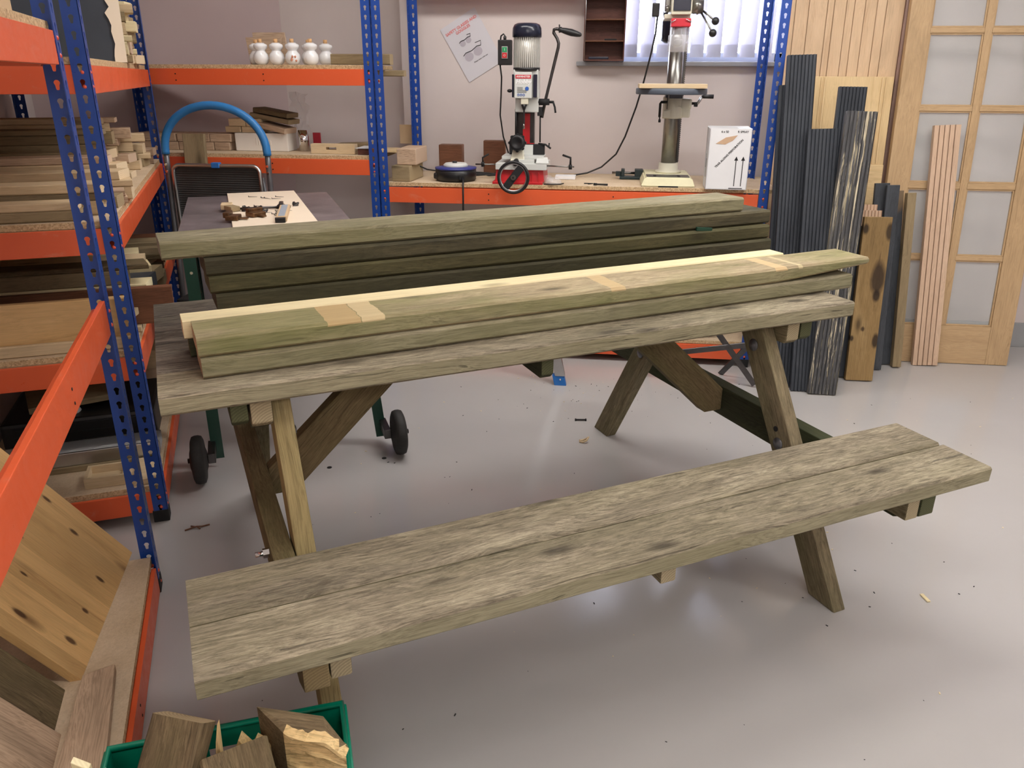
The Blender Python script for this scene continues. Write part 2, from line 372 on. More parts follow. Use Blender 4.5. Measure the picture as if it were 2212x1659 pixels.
W_STOP = wood('slate_board_bare_top', (88, 92, 98), (68, 72, 78), (46, 50, 54), rough=.6, cracks=0, knots=False, bump=.2, specials=[(.80, 0, .075, .12, (126, 106, 82))])
def wall_mat(name, col):
    t = NT(name); v = t.coord((1, 1, 1), rnd=False)
    c = lin(col); n1 = t.noise(v, 1.3, 5, .6); n2 = t.noise(v, 22, 5, .7)
    k = t.ramp(n1, [(.3, tuple(x*.93 for x in c[:3])), (.7, tuple(min(1, x*1.03) for x in c[:3]))])
    sm = t.math('MULTIPLY', t.ramp(n2, [(.69, (0, 0, 0)), (.76, (1, 1, 1))]), .22)
    t.l(t.mix(sm, k, tuple(x*.6 for x in c[:3])+(1,)), t.b.inputs['Base Color']); t.b.inputs['Roughness'].default_value = .75
    t.b.inputs['Specular IOR Level'].default_value = .3
    t.bump(t.noise(v, 140, 3, .5), .08, .001); return t.m
M_WALL = wall_mat('wall_paint', (212, 201, 198)); M_CEIL = wall_mat('ceiling_paint', (232, 230, 226))
M_WALLD = wall_mat('wall_paint_shaded', (190, 172, 172))  # wall paint with the shade of the wall turned from the window mixed in
def floor_mat():
    t = NT('floor_paint'); v = t.coord((1, 1, 1), rnd=False)
    n1 = t.noise(v, 1.1, 6, .6); n2 = t.noise(v, 160, 4, .6); n3 = t.noise(v, 9, 6, .75)
    c = t.ramp(n1, [(.3, lin((176, 173, 172))), (.7, lin((182, 179, 177)))])
    st = t.math('MULTIPLY', t.ramp(n3, [(.62, (0, 0, 0)), (.8, (1, 1, 1))]), .08)
    c = t.mix(st, c, lin((150, 140, 128)))
    t.l(c, t.b.inputs['Base Color'])
    t.l(t.ramp(n3, [(.3, (.12, .12, .12)), (.7, (.19, .19, .19))]), t.b.inputs['Roughness'])
    t.b.inputs['Specular IOR Level'].default_value = .6
    t.bump(t.math('ADD', n2, t.math('MULTIPLY', t.noise(v, 40, 2, .5), .8)), .10, .0008); return t.m
M_FLOOR = floor_mat()
M_SKIRT = plain('skirting_grey', (158, 160, 162), .45)
def paint_mat(name, col, rough, metal=0, scuff=(200, 160, 140), amt=.35):
    t = NT(name); v = t.coord((1, 1, 1)); c = lin(col)
    n = t.noise(v, 7, 6, .75, 1.5)
    f = t.math('MULTIPLY', t.ramp(n, [(.6, (0, 0, 0)), (.74, (1, 1, 1))]), amt)
    t.l(t.mix(f, c, lin(scuff)), t.b.inputs['Base Color'])
    t.l(t.ramp(n, [(.3, (rough*.8,)*3), (.7, (min(1, rough*1.4),)*3)]), t.b.inputs['Roughness'])
    t.bump(t.noise(v, 320, 2, .5), .04, .0006); return t.m
M_BLUE = paint_mat('rack_blue_paint', (26, 68, 150), .33, scuff=(60, 100, 170), amt=.25)
M_ORANGE = paint_mat('rack_orange_paint', (226, 96, 54), .33, scuff=(224, 140, 112), amt=.5)
M_CRIM = plain('red_beam_paint', (176, 52, 58), .4)
M_LUG = plain('lug_red', (226, 92, 66), .3)
M_BLACK = plain('black_plastic', (26, 26, 28), .4, bump=.05)
M_BLACKM = plain('black_matt', (24, 24, 26), .75)
M_NAVY = plain('glossy_navy_black_plastic', (26, 30, 48), .22)
M_RUB = plain('dirty_black_rubber', (40, 39, 38), .7, var=.35, vs=30)
M_DGREEN = plain('dark_green_painted_steel', (16, 60, 46), .4, var=.2)
M_ALU = plain('brushed_aluminium', (196, 198, 200), .3, 1, var=.1)
M_STEEL = plain('polished_steel', (142, 140, 136), .28, 1, var=.15, vs=20)
M_DSTEEL = plain('dark_steel', (86, 84, 84), .35, 1, var=.3)
M_GREYM = plain('grey_tube_enamel', (112, 112, 116), .35, .6, var=.2)
M_CHROME = plain('chrome', (225, 225, 228), .06, 1)
M_IVORY = plain('ivory_enamel', (214, 210, 190), .38, var=.06)
M_IVORY2 = plain('cream_cast_enamel', (220, 214, 178), .5, var=.08, bump=.2, bs=60)
M_LGREY = plain('light_grey_enamel', (206, 208, 204), .35)
M_RED = plain('red_enamel', (190, 34, 40), .35)
M_SIGNR = plain('sign_red', (198, 40, 56), .5)
M_WHITE = plain('white_enamel', (238, 238, 238), .3)
M_CERAM = plain('white_glazed_ceramic', (236, 236, 238), .12, var=.03)
M_CORK = plain('cork', (214, 168, 118), .8, var=.2, vs=80)
M_CARD = plain('white_cardboard', (226, 226, 228), .6, var=.02)
M_BROWNC = plain('torn_brown_card', (196, 164, 134), .8, var=.1)
M_POLY = plain('white_polystyrene', (232, 226, 218), .7, bump=.3, bs=300)
M_INK = plain('black_ink', (18, 18, 20), .6)
M_INKG = plain('grey_ink', (120, 122, 122), .6)
M_BLUEP = plain('blue_plastic', (34, 110, 190), .35)
M_TBLUE = plain('bright_blue_foam_grip', (40, 116, 180), .42, var=.12)
M_CRATE = plain('green_crate_plastic', (0, 118, 92), .28)
M_PAPER = plain('poster_paper', (206, 204, 210), .35)
M_MELA = plain('dark_scuffed_melamine', (104, 97, 100), .4, var=.4, vs=7)
M_BOARDW = plain('cream_laminate', (240, 224, 202), .45, var=.02)
M_SBLACK = plain('dark_slate_board', (58, 64, 74), .7, var=.15, vs=3)
M_COPPER = plain('tarnished_brass', (112, 84, 58), .4, .8, var=.4, vs=60)
M_KRAFT = plain('kraft_board', (202, 174, 138), .7, var=.04)
M_REDCARD = plain('crimson_card', (172, 34, 54), .5)
M_IND = plain('indigo_plastic', (48, 56, 128), .4)
M_GRN = plain('switch_green', (36, 140, 90), .4)
def emis(name, col, st):
    t = NT(name); t.b.inputs['Base Color'].default_value = (.9, .9, .9, 1); t.b.inputs['Emission Color'].default_value = col+(1,); t.b.inputs['Emission Strength'].default_value = st; return t.m
def glass(name, col=(1, 1, 1, 1), rough=.02, ior=1.3):
    t = NT(name); t.b.inputs['Base Color'].default_value = col; t.b.inputs['Roughness'].default_value = rough
    t.b.inputs['Transmission Weight'].default_value = 1; t.b.inputs['IOR'].default_value = ior; return t.m
M_CLEAR = glass('clear_plastic', (.95, .95, .97, 1), .08, 1.18)
def film(name, alpha, col=(.9, .9, .92, 1), rough=.15):
    t = NT(name); t.b.inputs['Base Color'].default_value = col; t.b.inputs['Roughness'].default_value = rough
    t.b.inputs['Alpha'].default_value = alpha; return t.m
M_PANE = film('door_glass', .22, (.82, .86, .86, 1), .06)
M_FILM = film('crinkled_clear_film', .25, (.9, .9, .92, 1), .12)
M_WGLASS = film('window_glass', .06, (.8, .85, .9, 1), .03)
def blind_mat():
    t = NT('blind_fabric'); t.b.inputs['Base Color'].default_value = (.78, .76, .84, 1); t.b.inputs['Roughness'].default_value = .8
    tr = t.n('ShaderNodeBsdfTranslucent'); tr.inputs[0].default_value = (.075, .071, .092, 1)
    mx = t.n('ShaderNodeMixShader'); mx.inputs[0].default_value = .5
    t.l(t.b.outputs[0], mx.inputs[1]); t.l(tr.outputs[0], mx.inputs[2]); t.l(mx.outputs[0], t.t.nodes['Material Output'].inputs[0]); return t.m
M_BLIND = blind_mat()
def tread_mat():
    t = NT('ribbed_black_tread'); v = t.coord((1, 1, 1))
    wv = t.n('ShaderNodeTexWave', bands_direction='Z'); wv.inputs['Scale'].default_value = 32; t.l(v, wv.inputs['Vector'])
    t.l(t.mix(t.noise(v, 8, 5, .7), lin((30, 32, 34)), lin((64, 64, 64))), t.b.inputs['Base Color']); t.b.inputs['Roughness'].default_value = .6
    t.bump(wv.outputs[1], .6, .003); return t.m
M_TREAD = tread_mat()
# ------------------------------------------------------------------ frames of reference (plan view)
BO = Vector((-.6125, .9059, 0)); BTH = .5372
RA = -.4534; LO = Vector((-1.3505, 2.0253, 0))
Dv = Vector((math.sin(RA), math.cos(RA), 0)); Cv = Vector((math.cos(RA), -math.sin(RA), 0))
def lw(c, s, z=0): return LO+Cv*c+Dv*s+Vector((0, 0, z))
RZL = math.atan2(Cv.y, Cv.x)
YW = 4.28
# ------------------------------------------------------------------ room
def struct(name, m, mat): return tag(m.build(name, mat), kind='structure')
m = MB(); m.box(-3.6, 3.5, -3.1, 5.2, -.1, 0); struct('floor', m, M_FLOOR)
m = MB(); m.box(-3.6, 3.5, -3.1, 5.2, CEIL, CEIL+.1); struct('ceiling', m, M_CEIL)
WX0, WX1, WZ0, WZ1 = -.16, .84, 1.405, 2.42
m = MB()
m.box(-1.105, WX0, YW, YW+.25, 0, CEIL); m.box(WX1, 3.5, YW, YW+.25, 0, CEIL)
m.box(WX0, WX1, YW, YW+.25, 0, WZ0-.02); m.box(WX0, WX1, YW, YW+.25, WZ1, CEIL)
struct('wall_back', m, M_WALL)
m = MB(); m.box(-1.83, -1.105, 4.5, 4.62, 0, CEIL); struct('wall_alcove', m, M_WALL)
cx = Vector((-1.83, 4.5, 0)); k = (cx-LO); cc, ss = k.dot(Cv), k.dot(Dv)
m = MB(); P = [lw(cc, ss), lw(-.64, ss), lw(-.64, ss+.12), lw(cc, ss+.12)]; m.prism(P, (0, 0, CEIL)); struct('wall_corner', m, M_WALLD)
m = MB(); m.prism([lw(-.62, ss+.1), lw(-.62, -5.8), lw(-.74, -5.8), lw(-.74, ss+.1)], (0, 0, CEIL)); struct('wall_left', m, M_WALL)
m = MB(); m.box(3.4, 3.52, -3.1, YW+.2, 0, CEIL); struct('wall_right', m, M_WALL)
m = MB(); m.box(.2, 3.5, -3.12, -3.0, 0, CEIL); struct('wall_front', m, M_WALL)
m = MB(); m.box(.85, 3.4, YW-.016, YW+.01, 0, .13, .003); struct('baseboard_back', m, M_SKIRT)
m = MB(); m.box(3.384, 3.41, -3, YW-.02, 0, .13, .003); struct('baseboard_right', m, M_SKIRT)
# window: frame, glass, sill
m = MB()
for x0, x1, z0, z1 in ((WX0, WX0+.05, WZ0, WZ1), (WX1-.05, WX1, WZ0, WZ1), (WX0, WX1, WZ0, WZ0+.045), (WX0, WX1, WZ1-.05, WZ1), (.32, .36, WZ0, WZ1)):
    m.box(x0, x1, YW+.14, YW+.2, z0, z1, .003)
win = tag(m.build('window_1', plain('window_frame_grey', (150, 156, 172), .4)), kind='structure')
m = MB(); m.box(WX0, WX1, YW+.165, YW+.171, WZ0, WZ1); m.build('pane', M_WGLASS, win)
m = MB(); m.box(-.2, .86, YW-.05, YW+.16, WZ0-.021, WZ0, .004); tag(m.build('trim_1', plain('sill_grey', (140, 140, 144), .4)), kind='structure')
# vertical blind: each slat hangs on its own
hr = empty('vertical_blind', 'white vertical slat blind hanging in the window behind the pillar drill', 'blind', (0, YW+.08, 0))
m = MB(); m.box(WX0+.01, WX1-.01, -.02, .02, WZ1-.04, WZ1-.005, .003); m.build('head_rail', M_WHITE, hr)
x = WX0+.06; i = 0
slat = None
while x < WX1-.03:
    if slat is None:
        m = MB(); nseg = 8
        def zb(u): return -.475-(.0 if abs(u) < .7 else -.0)
        wv_ = .0405
        for a in range(nseg):
            u0, u1 = -1+2*a/nseg, -1+2*(a+1)/nseg
            z0a = -.478 if abs(u0) < .95 else -.468; z0b = -.478 if abs(u1) < .95 else -.468
            y0, y1 = .004*(1-u0*u0), .004*(1-u1*u1)
            for (za, zb2, w0, w1) in ((-.478, -.425, 1, 1), (-.425, .475, 1, 1)):
                vs = [m.b.verts.new((u0*wv_, y0, za)), m.b.verts.new((u1*wv_, y1, za)), m.b.verts.new((u1*wv_, y1, zb2)), m.b.verts.new((u0*wv_, y0, zb2))]
                m.b.faces.new(vs)
        m.box(-.036, .036, .0035, .006, -.474, -.418)   # bottom weight pocket
        slat = m.build('slat', M_BLIND, hr)
        sl = slat
    else:
        sl = slat.copy(); COL.objects.link(sl); sl.parent = hr
    sl.location = (x, 0, 1.905); sl.rotation_euler = (0, 0, math.radians(-32+R.uniform(-5, 5)))
    x += .083; i += 1
# ceiling lights
ld = {}
for i, (x, y, p) in enumerate(LIGHT_POS):
    where = ['over the picnic table', 'over the leaning boards', 'over the bench seat', 'near the right wall', 'behind the camera, strengthened as front fill', 'added over the wheeled table to brighten that corner'][i]  # the wheeled table one is added to brighten the back left rack
    t = empty('ceiling_light', 'white rectangular ceiling light fitting %s' % where, 'light', (x, y, CEIL), 0, 'ceiling light fittings')
    m = MB(); m.box(-.62, .62, -.16, .16, -.06, 0, .006); m.build('housing', M_WHITE, t)
    m = MB(); m.box(-.6, .6, -.14, .14, -.066, -.0605); m.build('diffuser', emis('lit_diffuser_%d' % i, (1, .965, .915), p*.32), t)
# ------------------------------------------------------------------ racks
def flange(m, horiz, normal, H, w=.042, th=.002, pitch=.0381, z0=.02, key=True, xoff=0, flip=False):
    """perforated steel strip; horiz, normal are unit vectors; one closed hole per pitch"""
    hx, nn = Vector(horiz), Vector(normal)
    n = int((H-z0)/pitch)
    def hole(k):
        t = 2*math.pi*k/16
        if key:
            x, z = .0064*math.cos(t), .0064*math.sin(t)
            if 9 <= k <= 15:
                x = {9: -.0042, 10: -.0037, 11: -.0028, 12: 0, 13: .0028, 14: .0037, 15: .0042}[k]
                z = {9: -.005, 10: -.0110, 11: -.0142, 12: -.0148, 13: -.0142, 14: -.0110, 15: -.005}[k]
            return x+w/2, z+.0045
        return w/2+.002*math.cos(t), .007*math.sin(t)
    def rect(k, ph):
        t = 2*math.pi*k/16; c, s_ = math.cos(t), math.sin(t)
        q = min((w/2)/abs(c) if abs(c) > 1e-6 else 9, (ph/2)/abs(s_) if abs(s_) > 1e-6 else 9)
        return w/2+c*q, s_*q
    for i in range(n):
        zc = z0+pitch*(i+.5); RI, HI, RO, HO = [], [], [], []
        for k in range(16):
            rx, rz = rect(k, pitch); hx_, hz = hole(k)
            if abs(abs(math.cos(2*math.pi*k/16))-abs(math.sin(2*math.pi*k/16))) < 1e-3:
                rx = w/2+math.copysign(w/2, math.cos(2*math.pi*k/16)); rz = math.copysign(pitch/2, math.sin(2*math.pi*k/16))
            for lst, (a, b), off in ((RI, (rx, rz), 0), (HI, (hx_, hz), 0), (RO, (rx, rz), th), (HO, (hx_, hz), th)):
                lst.append(m.b.verts.new(hx*a+nn*off+Vector((0, 0, zc+b))))
        for k in range(16):
            j = (k+1) % 16
            m.b.faces.new((RI[k], RI[j], HI[j], HI[k])); m.b.faces.new((RO[j], RO[k], HO[k], HO[j])); m.b.faces.new((HI[k], HI[j], HO[j], HO[k]))
    zt = z0+pitch*n
    for a0, a1, b0, b1 in ((0, w, 0, z0), (0, w, zt, H)):
        if b1-b0 < .001: continue
        for off in (0, th):
            vs = [m.b.verts.new(hx*a+nn*off+Vector((0, 0, b))) for a, b in ((a0, b0), (a1, b0), (a1, b1), (a0, b1))]; m.b.faces.new(vs)
    for xx in (0, w):   # thin edges
        vs = [m.b.verts.new(hx*xx+nn*o_+Vector((0, 0, b))) for o_, b in ((0, 0), (th, 0), (th, H), (0, H))]; m.b.faces.new(vs)
UPM = {}
def upright(parent, x, y, sx, sy, H=1.98, w=.042):
    """L post whose corner is at x,y; flanges run towards sx (local x) and sy (local y)"""
    key = (sx, sy, H, w)
    if key not in UPM:
        m = MB(); flange(m, (sx, 0, 0), (0, sy, 0), H, w); flange(m, (0, sy, 0), (sx, 0, 0), H, w)
        b = m.b; me = bpy.data.meshes.new('upright'); bmesh.ops.remove_doubles(b, verts=b.verts[:], dist=.00005); b.to_mesh(me); b.free(); me.materials.append(M_BLUE); UPM[key] = me
    o = bpy.data.objects.new('upright', UPM[key]); COL.objects.link(o); o.parent = parent; o.location = (x, y, .012)
    m = MB(); m.box(min(0, sx*.045)-.001, max(0, sx*.045)+.001, min(0, sy*.045)-.001, max(0, sy*.045)+.001, -.012, .03, .003)
    m.build('foot', M_BLACKM, o)
    return o
def beam(parent, p0, p1, ztop, h=.071, outward=(0, -1), mat=None, holes=True):
    """stepped box beam between p0 and p1 (local xy, outer face line); outward = local normal of the outer face"""
    p0, p1 = Vector((p0[0], p0[1], 0)), Vector((p1[0], p1[1], 0)); L = (p1-p0).length; d = (p1-p0)/L; n = Vector((outward[0], outward[1], 0))
    sec = [(.0, 0), (.0, h), (-.012, h), (-.012, h-.018), (-.03, h-.018), (-.03, 0)]
    m = MB()
    poly = [p0+n*a+Vector((0, 0, ztop-h+b)) for a, b in sec]
    m.prism(poly, d*L, .0015)
    for e in (0, 1):
        q = p0 if e == 0 else p1; s_ = 1 if e == 0 else -1
        for zz in (.018, .053):
            c = q+d*(s_*-.0225)+n*-.0005+Vector((0, 0, ztop-h+zz)); m.sphere(c, .0058, 10, 1)
    if holes:
        for fx in (.28, .62):
            for zz in (.02, .048):
                c = p0+d*(L*fx)+n*.0012+Vector((0, 0, ztop-h+zz)); m.cyl(c, c-n*.001, .0032, seg=10, mi=2)
    return m.build('beam', [mat or M_ORANGE, M_LUG, M_INK], parent)
def shelf(parent, x0, x1, y0, y1, ztop, th=.018):
    m = MB(); m.box(x0, x1, y0, y1, ztop-th, ztop, .001); return m.build('shelf_board', M_CHIP, parent)
# L rack: near right corner at local (0,0), runs to s=1.87, depth .55 to the left
rl = empty('storage_rack', 'blue and orange boltless rack of timber along the left wall, behind the nearest rack', 'shelving', LO, RZL)
upright(rl, 0, 0, -1, 1); upright(rl, 0, 1.87, -1, -1); upright(rl, -.58, 0, 1, 1); upright(rl, -.58, 1.87, 1, -1)
LZ = {'A': 1.3537, 'B': .9340, 'C': .5555, 'D': .105}
for z in LZ.values():
    beam(rl, (-.04, .003), (-.54, .003), z, outward=(0, -1), holes=False); beam(rl, (-.003, .045), (-.003, 1.825), z, outward=(1, 0), holes=False)
    beam(rl, (-.04, 1.867), (-.54, 1.867), z, outward=(0, 1), holes=False); beam(rl, (-.577, .045), (-.577, 1.825), z, outward=(-1, 0), holes=False)
    shelf(rl, -.568, -.012, .012, 1.858, z+.0)
# the chipboard sits on the ledge with its edge standing just proud of the beam
for z in LZ.values():
    shelf(rl, -.566, -.016, .016, 1.854, z+.019)
# K rack: nearest, same line, ends at s=-.353
rk = empty('storage_rack', 'nearest blue and orange boltless rack, cut off by the left edge of the photo', 'shelving', lw(0, -.353), RZL)
upright(rk, 0, 0, -1, -1); upright(rk, 0, -1.87, -1, 1); upright(rk, -.55, 0, 1, -1)
for z, h in ((1.4164, .0668), (.8312, .0848), (.0804, .075)):
    beam(rk, (-.002, -.045), (-.002, -1.825), z, h=h, outward=(1, 0))
for z in (1.4164, .0804):
    beam(rk, (-.04, -.003), (-.51, -.003), z, h=.07, outward=(0, 1), holes=False)
    shelf(rk, -.54, -.014, -1.85, -.016, z+.019)
# M rack: along the back wall, left part
rm = empty('storage_rack', 'blue and orange boltless rack in the back left corner holding the white pots', 'shelving', (0, 0, 0))
YB = 3.738
upright(rm, -1.1025, YB, -1, 1); upright(rm, -2.50, 4.12, 1, -1)
for z in (1.3605, .9590):
    beam(rm, (-2.42, YB+.003), (-1.145, YB+.003), z, outward=(0, -1)); beam(rm, (-2.455, 4.12), (-1.21, 4.12), z, outward=(0, 1), holes=False)
    shelf(rm, -2.42, -1.11, YB+.012, 4.11, z+.018)
# N rack: workbench
rn = empty('workbench_rack', 'blue and orange rack used as a workbench under the window', 'workbench', (0, 0, 0))
upright(rn, -1.0975, YB, 1, 1); upright(rn, .716, YB, -1, 1); upright(rn, .716, 4.19, -1, -1); upright(rn, -1.035, 4.19, 1, -1)
for z, h in ((.8348, .0708), (.107, .071)):
    beam(rn, (-1.056, YB+.003), (.672, YB+.003), z, h=h, outward=(0, -1)); beam(rn, (-.99, 4.187), (.672, 4.187), z, h=h, outward=(0, 1), holes=False)
    shelf(rn, -1.094, .76, YB+.012, 4.265 if z > .5 else 4.18, z+.02+(.003 if z > .5 else 0))
beam(rn, (-.99, 4.18), (-.18, 4.18), 1.755, h=.071, outward=(0, -1), mat=M_CRIM, holes=False)
BZ = .858   # workbench surface

# ================================================================== picnic bench
bench = empty('picnic_bench', 'large weathered wooden picnic table with joined bench seat in the middle of the floor', 'picnic table', BO, BTH)
ZS, ZT, TH = .4416, .7484, .0425
def bp(name, mat, p0, p1, w_, t_, **k): return plank(name, mat, p0, p1, w_, t_, bench, **k)
for i, (b0, b1) in enumerate(((0, .1435), (.149, .2925))):
    bp('seat_plank', W_BENCH, (0, (b0+b1)/2, ZS-TH/2), (1.8377, (b0+b1)/2, ZS-TH/2), b1-b0, TH, rough=.0012, bev=.005)
tp = [(.4624, .6045), (.609, .752), (.7565, .8985), (.9035, 1.0445), (1.0495, 1.191)]
for i, (b0, b1) in enumerate(tp):
    bp('tabletop_plank', W_TOPD if i else W_BENCH, (0, (b0+b1)/2, ZT-TH/2), (1.798, (b0+b1)/2, ZT-TH/2), b1-b0, TH, rough=.0012, bev=.005)
zu = ZT-TH
def leg(name, a0, a1, front, mat):
    if front: poly = [(a0, .133, 0), (a0, .228, 0), (a0, .228+.61*zu, zu), (a0, .133+.6*zu, zu)]; g = (0, .605, 1)
    else: poly = [(a0, 1.435, 0), (a0, 1.335, 0), (a0, 1.335-.6*zu, zu), (a0, 1.435-.61*zu, zu)]; g = (0, -.605, 1)
    return solid(name, mat, poly, (a1-a0, 0, 0), g, bench, .004, upv=(1, 0, 0))
lf = leg('leg', .214, .256, True, W_LEGY); leg('leg', .214, .256, False, W_LEG)
rf = leg('leg', 1.546, 1.588, True, W_LEG); rr_ = leg('leg', 1.546, 1.588, False, W_LEG)
for a0, a1, mt in ((.166, .2115, W_BRACE), (1.638, 1.685, W_GREEN)):
    poly = [(a0, .02, .399), (a0, .02, .338), (a0, .09, .30), (a0, 1.52, .30), (a0, 1.59, .338), (a0, 1.59, .399)]
    o = solid('seat_bearer', mt, poly, (a1-a0, 0, 0), (0, 1, 0), bench, .004)
for a0, a1, zb, mt in ((.2135, .251, .349, W_LEG), (.893, .930, .353, W_LEG), (1.594, 1.634, .335, W_LEG)):
    if a0 < .3 or a0 > 1.5: b1 = .135 if a0 < .3 else .155
    else: b1 = .285
    solid('seat_batten', mt, [(a0, .022, .399), (a0, .022, zb), (a0, b1, zb), (a0, b1, .399)], (a1-a0, 0, 0), (0, 1, 0), bench, .004)
for a0, a1, zb, mt, b1 in ((.128, .163, .650, W_GREEN, 1.16), (.1675, .2115, .640, W_LEG, 1.16), (.838, .871, .650, W_GREEN, 1.16), (1.5915, 1.634, .64, W_LEG, 1.16), (1.6385, 1.678, .645, W_GREEN, 1.16)):
    solid('tabletop_batten', mt, [(a0, .488, zu), (a0, .488, zb+.012), (a0, .5, zb), (a0, b1, zb), (a0, b1, zu)], (a1-a0, 0, 0), (0, 1, 0), bench, .004)
solid('tabletop_batten', W_GREEN, [(.169, .53, .639), (.169, .56, .612), (.169, 1.1, .612), (.169, 1.12, .639)], (.04, 0, 0), (0, 1, 0), bench, .004)
# diagonal braces
def brace(sg):
    f = (lambda a: a) if sg > 0 else (lambda a: 1.848-a)
    poly = [(f(1.636), .78, .322), (f(1.572), .78, .322), (f(1.165), .78, zu), (f(1.295), .78, zu), (f(1.636), .78, .395)]
    return solid('brace', W_BRACE, poly, (0, .044, 0), (-1*sg, 0, .98), bench, .004, upv=(0, 1, 0))
br1 = brace(1); br2 = brace(-1)
def bolt(parent_part, a, b, z, d=-1, dome=True):
    m = MB()
    if dome: m.lathe([(.0175, 0), (.0175, .0025), (.010, .003), (.009, .006), (.0, .0075)], 20, axis='X', M=Matrix.Scale(d, 3, (1, 0, 0)) if d < 0 else None)
    else: m.cyl((0, 0, 0), (d*.014, 0, 0), .011, seg=6, smooth=False); m.cyl((0, 0, 0), (d*.030, 0, 0), .006, seg=12)
    o = m.build('bolt', M_GREYM if dome else M_CHROME); o.parent = parent_part
    o.matrix_basis = parent_part.matrix_basis.inverted() @ Matrix.Translation((a, b, z)); return o
bolt(rf, 1.546, .564, .623); bolt(rf, 1.546, .418, .376); bolt(rr_, 1.546, 1.135, .415); bolt(lf, .256, .545, .60, 1)
sb = [o for o in bench.children if o.name.startswith('seat_bearer')][0]
bolt(sb, .166, .43, .374, -1, False)
m = MB(); m.cyl((0, 0, 0), (-.0015, 0, 0), .008, seg=16); o = m.build('bolt_hole', M_INK, rf); o.matrix_basis = rf.matrix_basis.inverted() @ Matrix.Translation((1.5459, .434, .415))
def bw(a, b, z): c, s_ = math.cos(BTH), math.sin(BTH); return Vector((BO.x+a*c-b*s_, BO.y+a*s_+b*c, z))
def loose(name, mat, a0, b0, a1, b1, z0, w_, t_, label, group=None, **k):
    """loose plank lying on the table: a0,b0 - a1,b1 is its front edge in the table's own frame"""
    d = Vector((a1-a0, b1-b0, 0)).normalized(); n = Vector((-d.y, d.x, 0))*w_/2
    o = plank(name, mat, bw(a0+n.x, b0+n.y, z0+t_/2), bw(a1+n.x, b1+n.y, z0+t_/2), w_, t_, **k)
    return tag(o, label, 'plank', group)
T2 = .0425; Z0 = ZT+.0012
loose('timber_plank', W_GTOP, .088, .527, 1.90, .578, Z0, .140, T2, 'grey green plank lying on the front of the picnic table, lower of the front pair', rough=.0012, bev=.006)
loose('timber_plank', W_GTOPP, .085, .537, 1.965, .586, Z0+T2+.001, .140, T2, 'grey green plank with bare pale patches, topmost at the front of the picnic table', rough=.0012, bev=.006, chip=(.82, .022))
loose('timber_plank', W_GREEN, .072, .682, 1.74, .729, Z0, .064, T2, 'green timber under the cream batten, behind the patched plank on the table', rough=.0005)
loose('timber_batten', W_CREAM, .064, .680, 1.768, .731, Z0+T2+.0008, .064, T2, 'new cream coloured timber batten lying behind the patched plank on the table', bev=.003)
z = Z0
loose('timber_plank', W_STACKD, .165, .880, 1.85, .915, z, .140, T2, 'dark mossy plank at the bottom of the rear stack on the picnic table', rough=.001, bev=.006); z += T2+.0016
loose('timber_plank', W_STACKD, .149, .880, 1.887, .923, z, .140, T2, 'blackened plank second from the bottom of the rear stack on the table', rough=.001, bev=.006); z += T2+.0016
loose('timber_plank', W_STACKY, .138, .879, 1.884, .935, z, .140, T2, 'yellow green plank in the middle of the rear stack on the table', rough=.001, bev=.006); z += T2+.0016
ZR3 = z
loose('timber_plank', W_STACKD, .134, .878, 1.900, .958, z, .140, T2, 'dark plank just under the pale top plank of the rear stack', rough=.001, bev=.006); z += T2+.0016
ZR4 = z
loose('timber_plank', W_GTOP, .042, .885, 1.792, .966, z, .140, T2+.001, 'pale grey plank topmost of the rear stack, jutting out to the left', rough=.0014, bev=.006)
# scrap of green tape and screws in the stack
m = MB(); m.box(-.03, .03, -.004, .004, -.006, .006, .002); o = m.build('tape_scrap', M_DGREEN, None, bw(1.62, .935, ZR3+.002), (0, .1, BTH)); tag(o, 'scrap of green tape caught between planks at the right of the rear stack', 'tape')
# ================================================================== trolley
tr = empty('trolley_table', 'small wheeled table with dark scuffed top and green steel legs, behind the picnic table', 'table', LO, RZL)
m = MB(); m.box(.128, .692, .335, 1.14, .842, .860, .002); m.build('tabletop', M_MELA, tr)
for c0, s0, sc, ss_ in ((.13, .34, 1, 1), (.74, .34, -1, 1), (.13, 1.12, 1, -1), (.74, 1.12, -1, -1)):
    if c0 > .5: c0 = .765; 
    m = MB(); m.prism([(c0, s0, .035), (c0+sc*.04, s0, .035), (c0+sc*.04, s0+ss_*.004, .035), (c0+sc*.004, s0+ss_*.004, .035), (c0+sc*.004, s0+ss_*.04, .035), (c0, s0+ss_*.04, .035)],
                      ((.0 if c0 < .5 else -.075), 0, .806))
    m.cyl((c0+sc*.02, s0-.002, .72), (c0+sc*.02, s0+.004, .72), .005, seg=10, mi=1)
    m.build('leg', [M_DGREEN, M_CHROME], tr)
m = MB(); m.box(.14, .68, .345, .35, .775, .842); m.box(.14, .68, 1.10, 1.11, .775, .842); m.box(.135, .14, .35, 1.11, .775, .842); m.box(.68, .69, .35, 1.11, .775, .842); m.build('apron', M_DGREEN, tr)
m = MB(); m.box(.178, .20, .36, 1.08, .45, .775, .002); m.build('side_panel', M_MELA, tr)
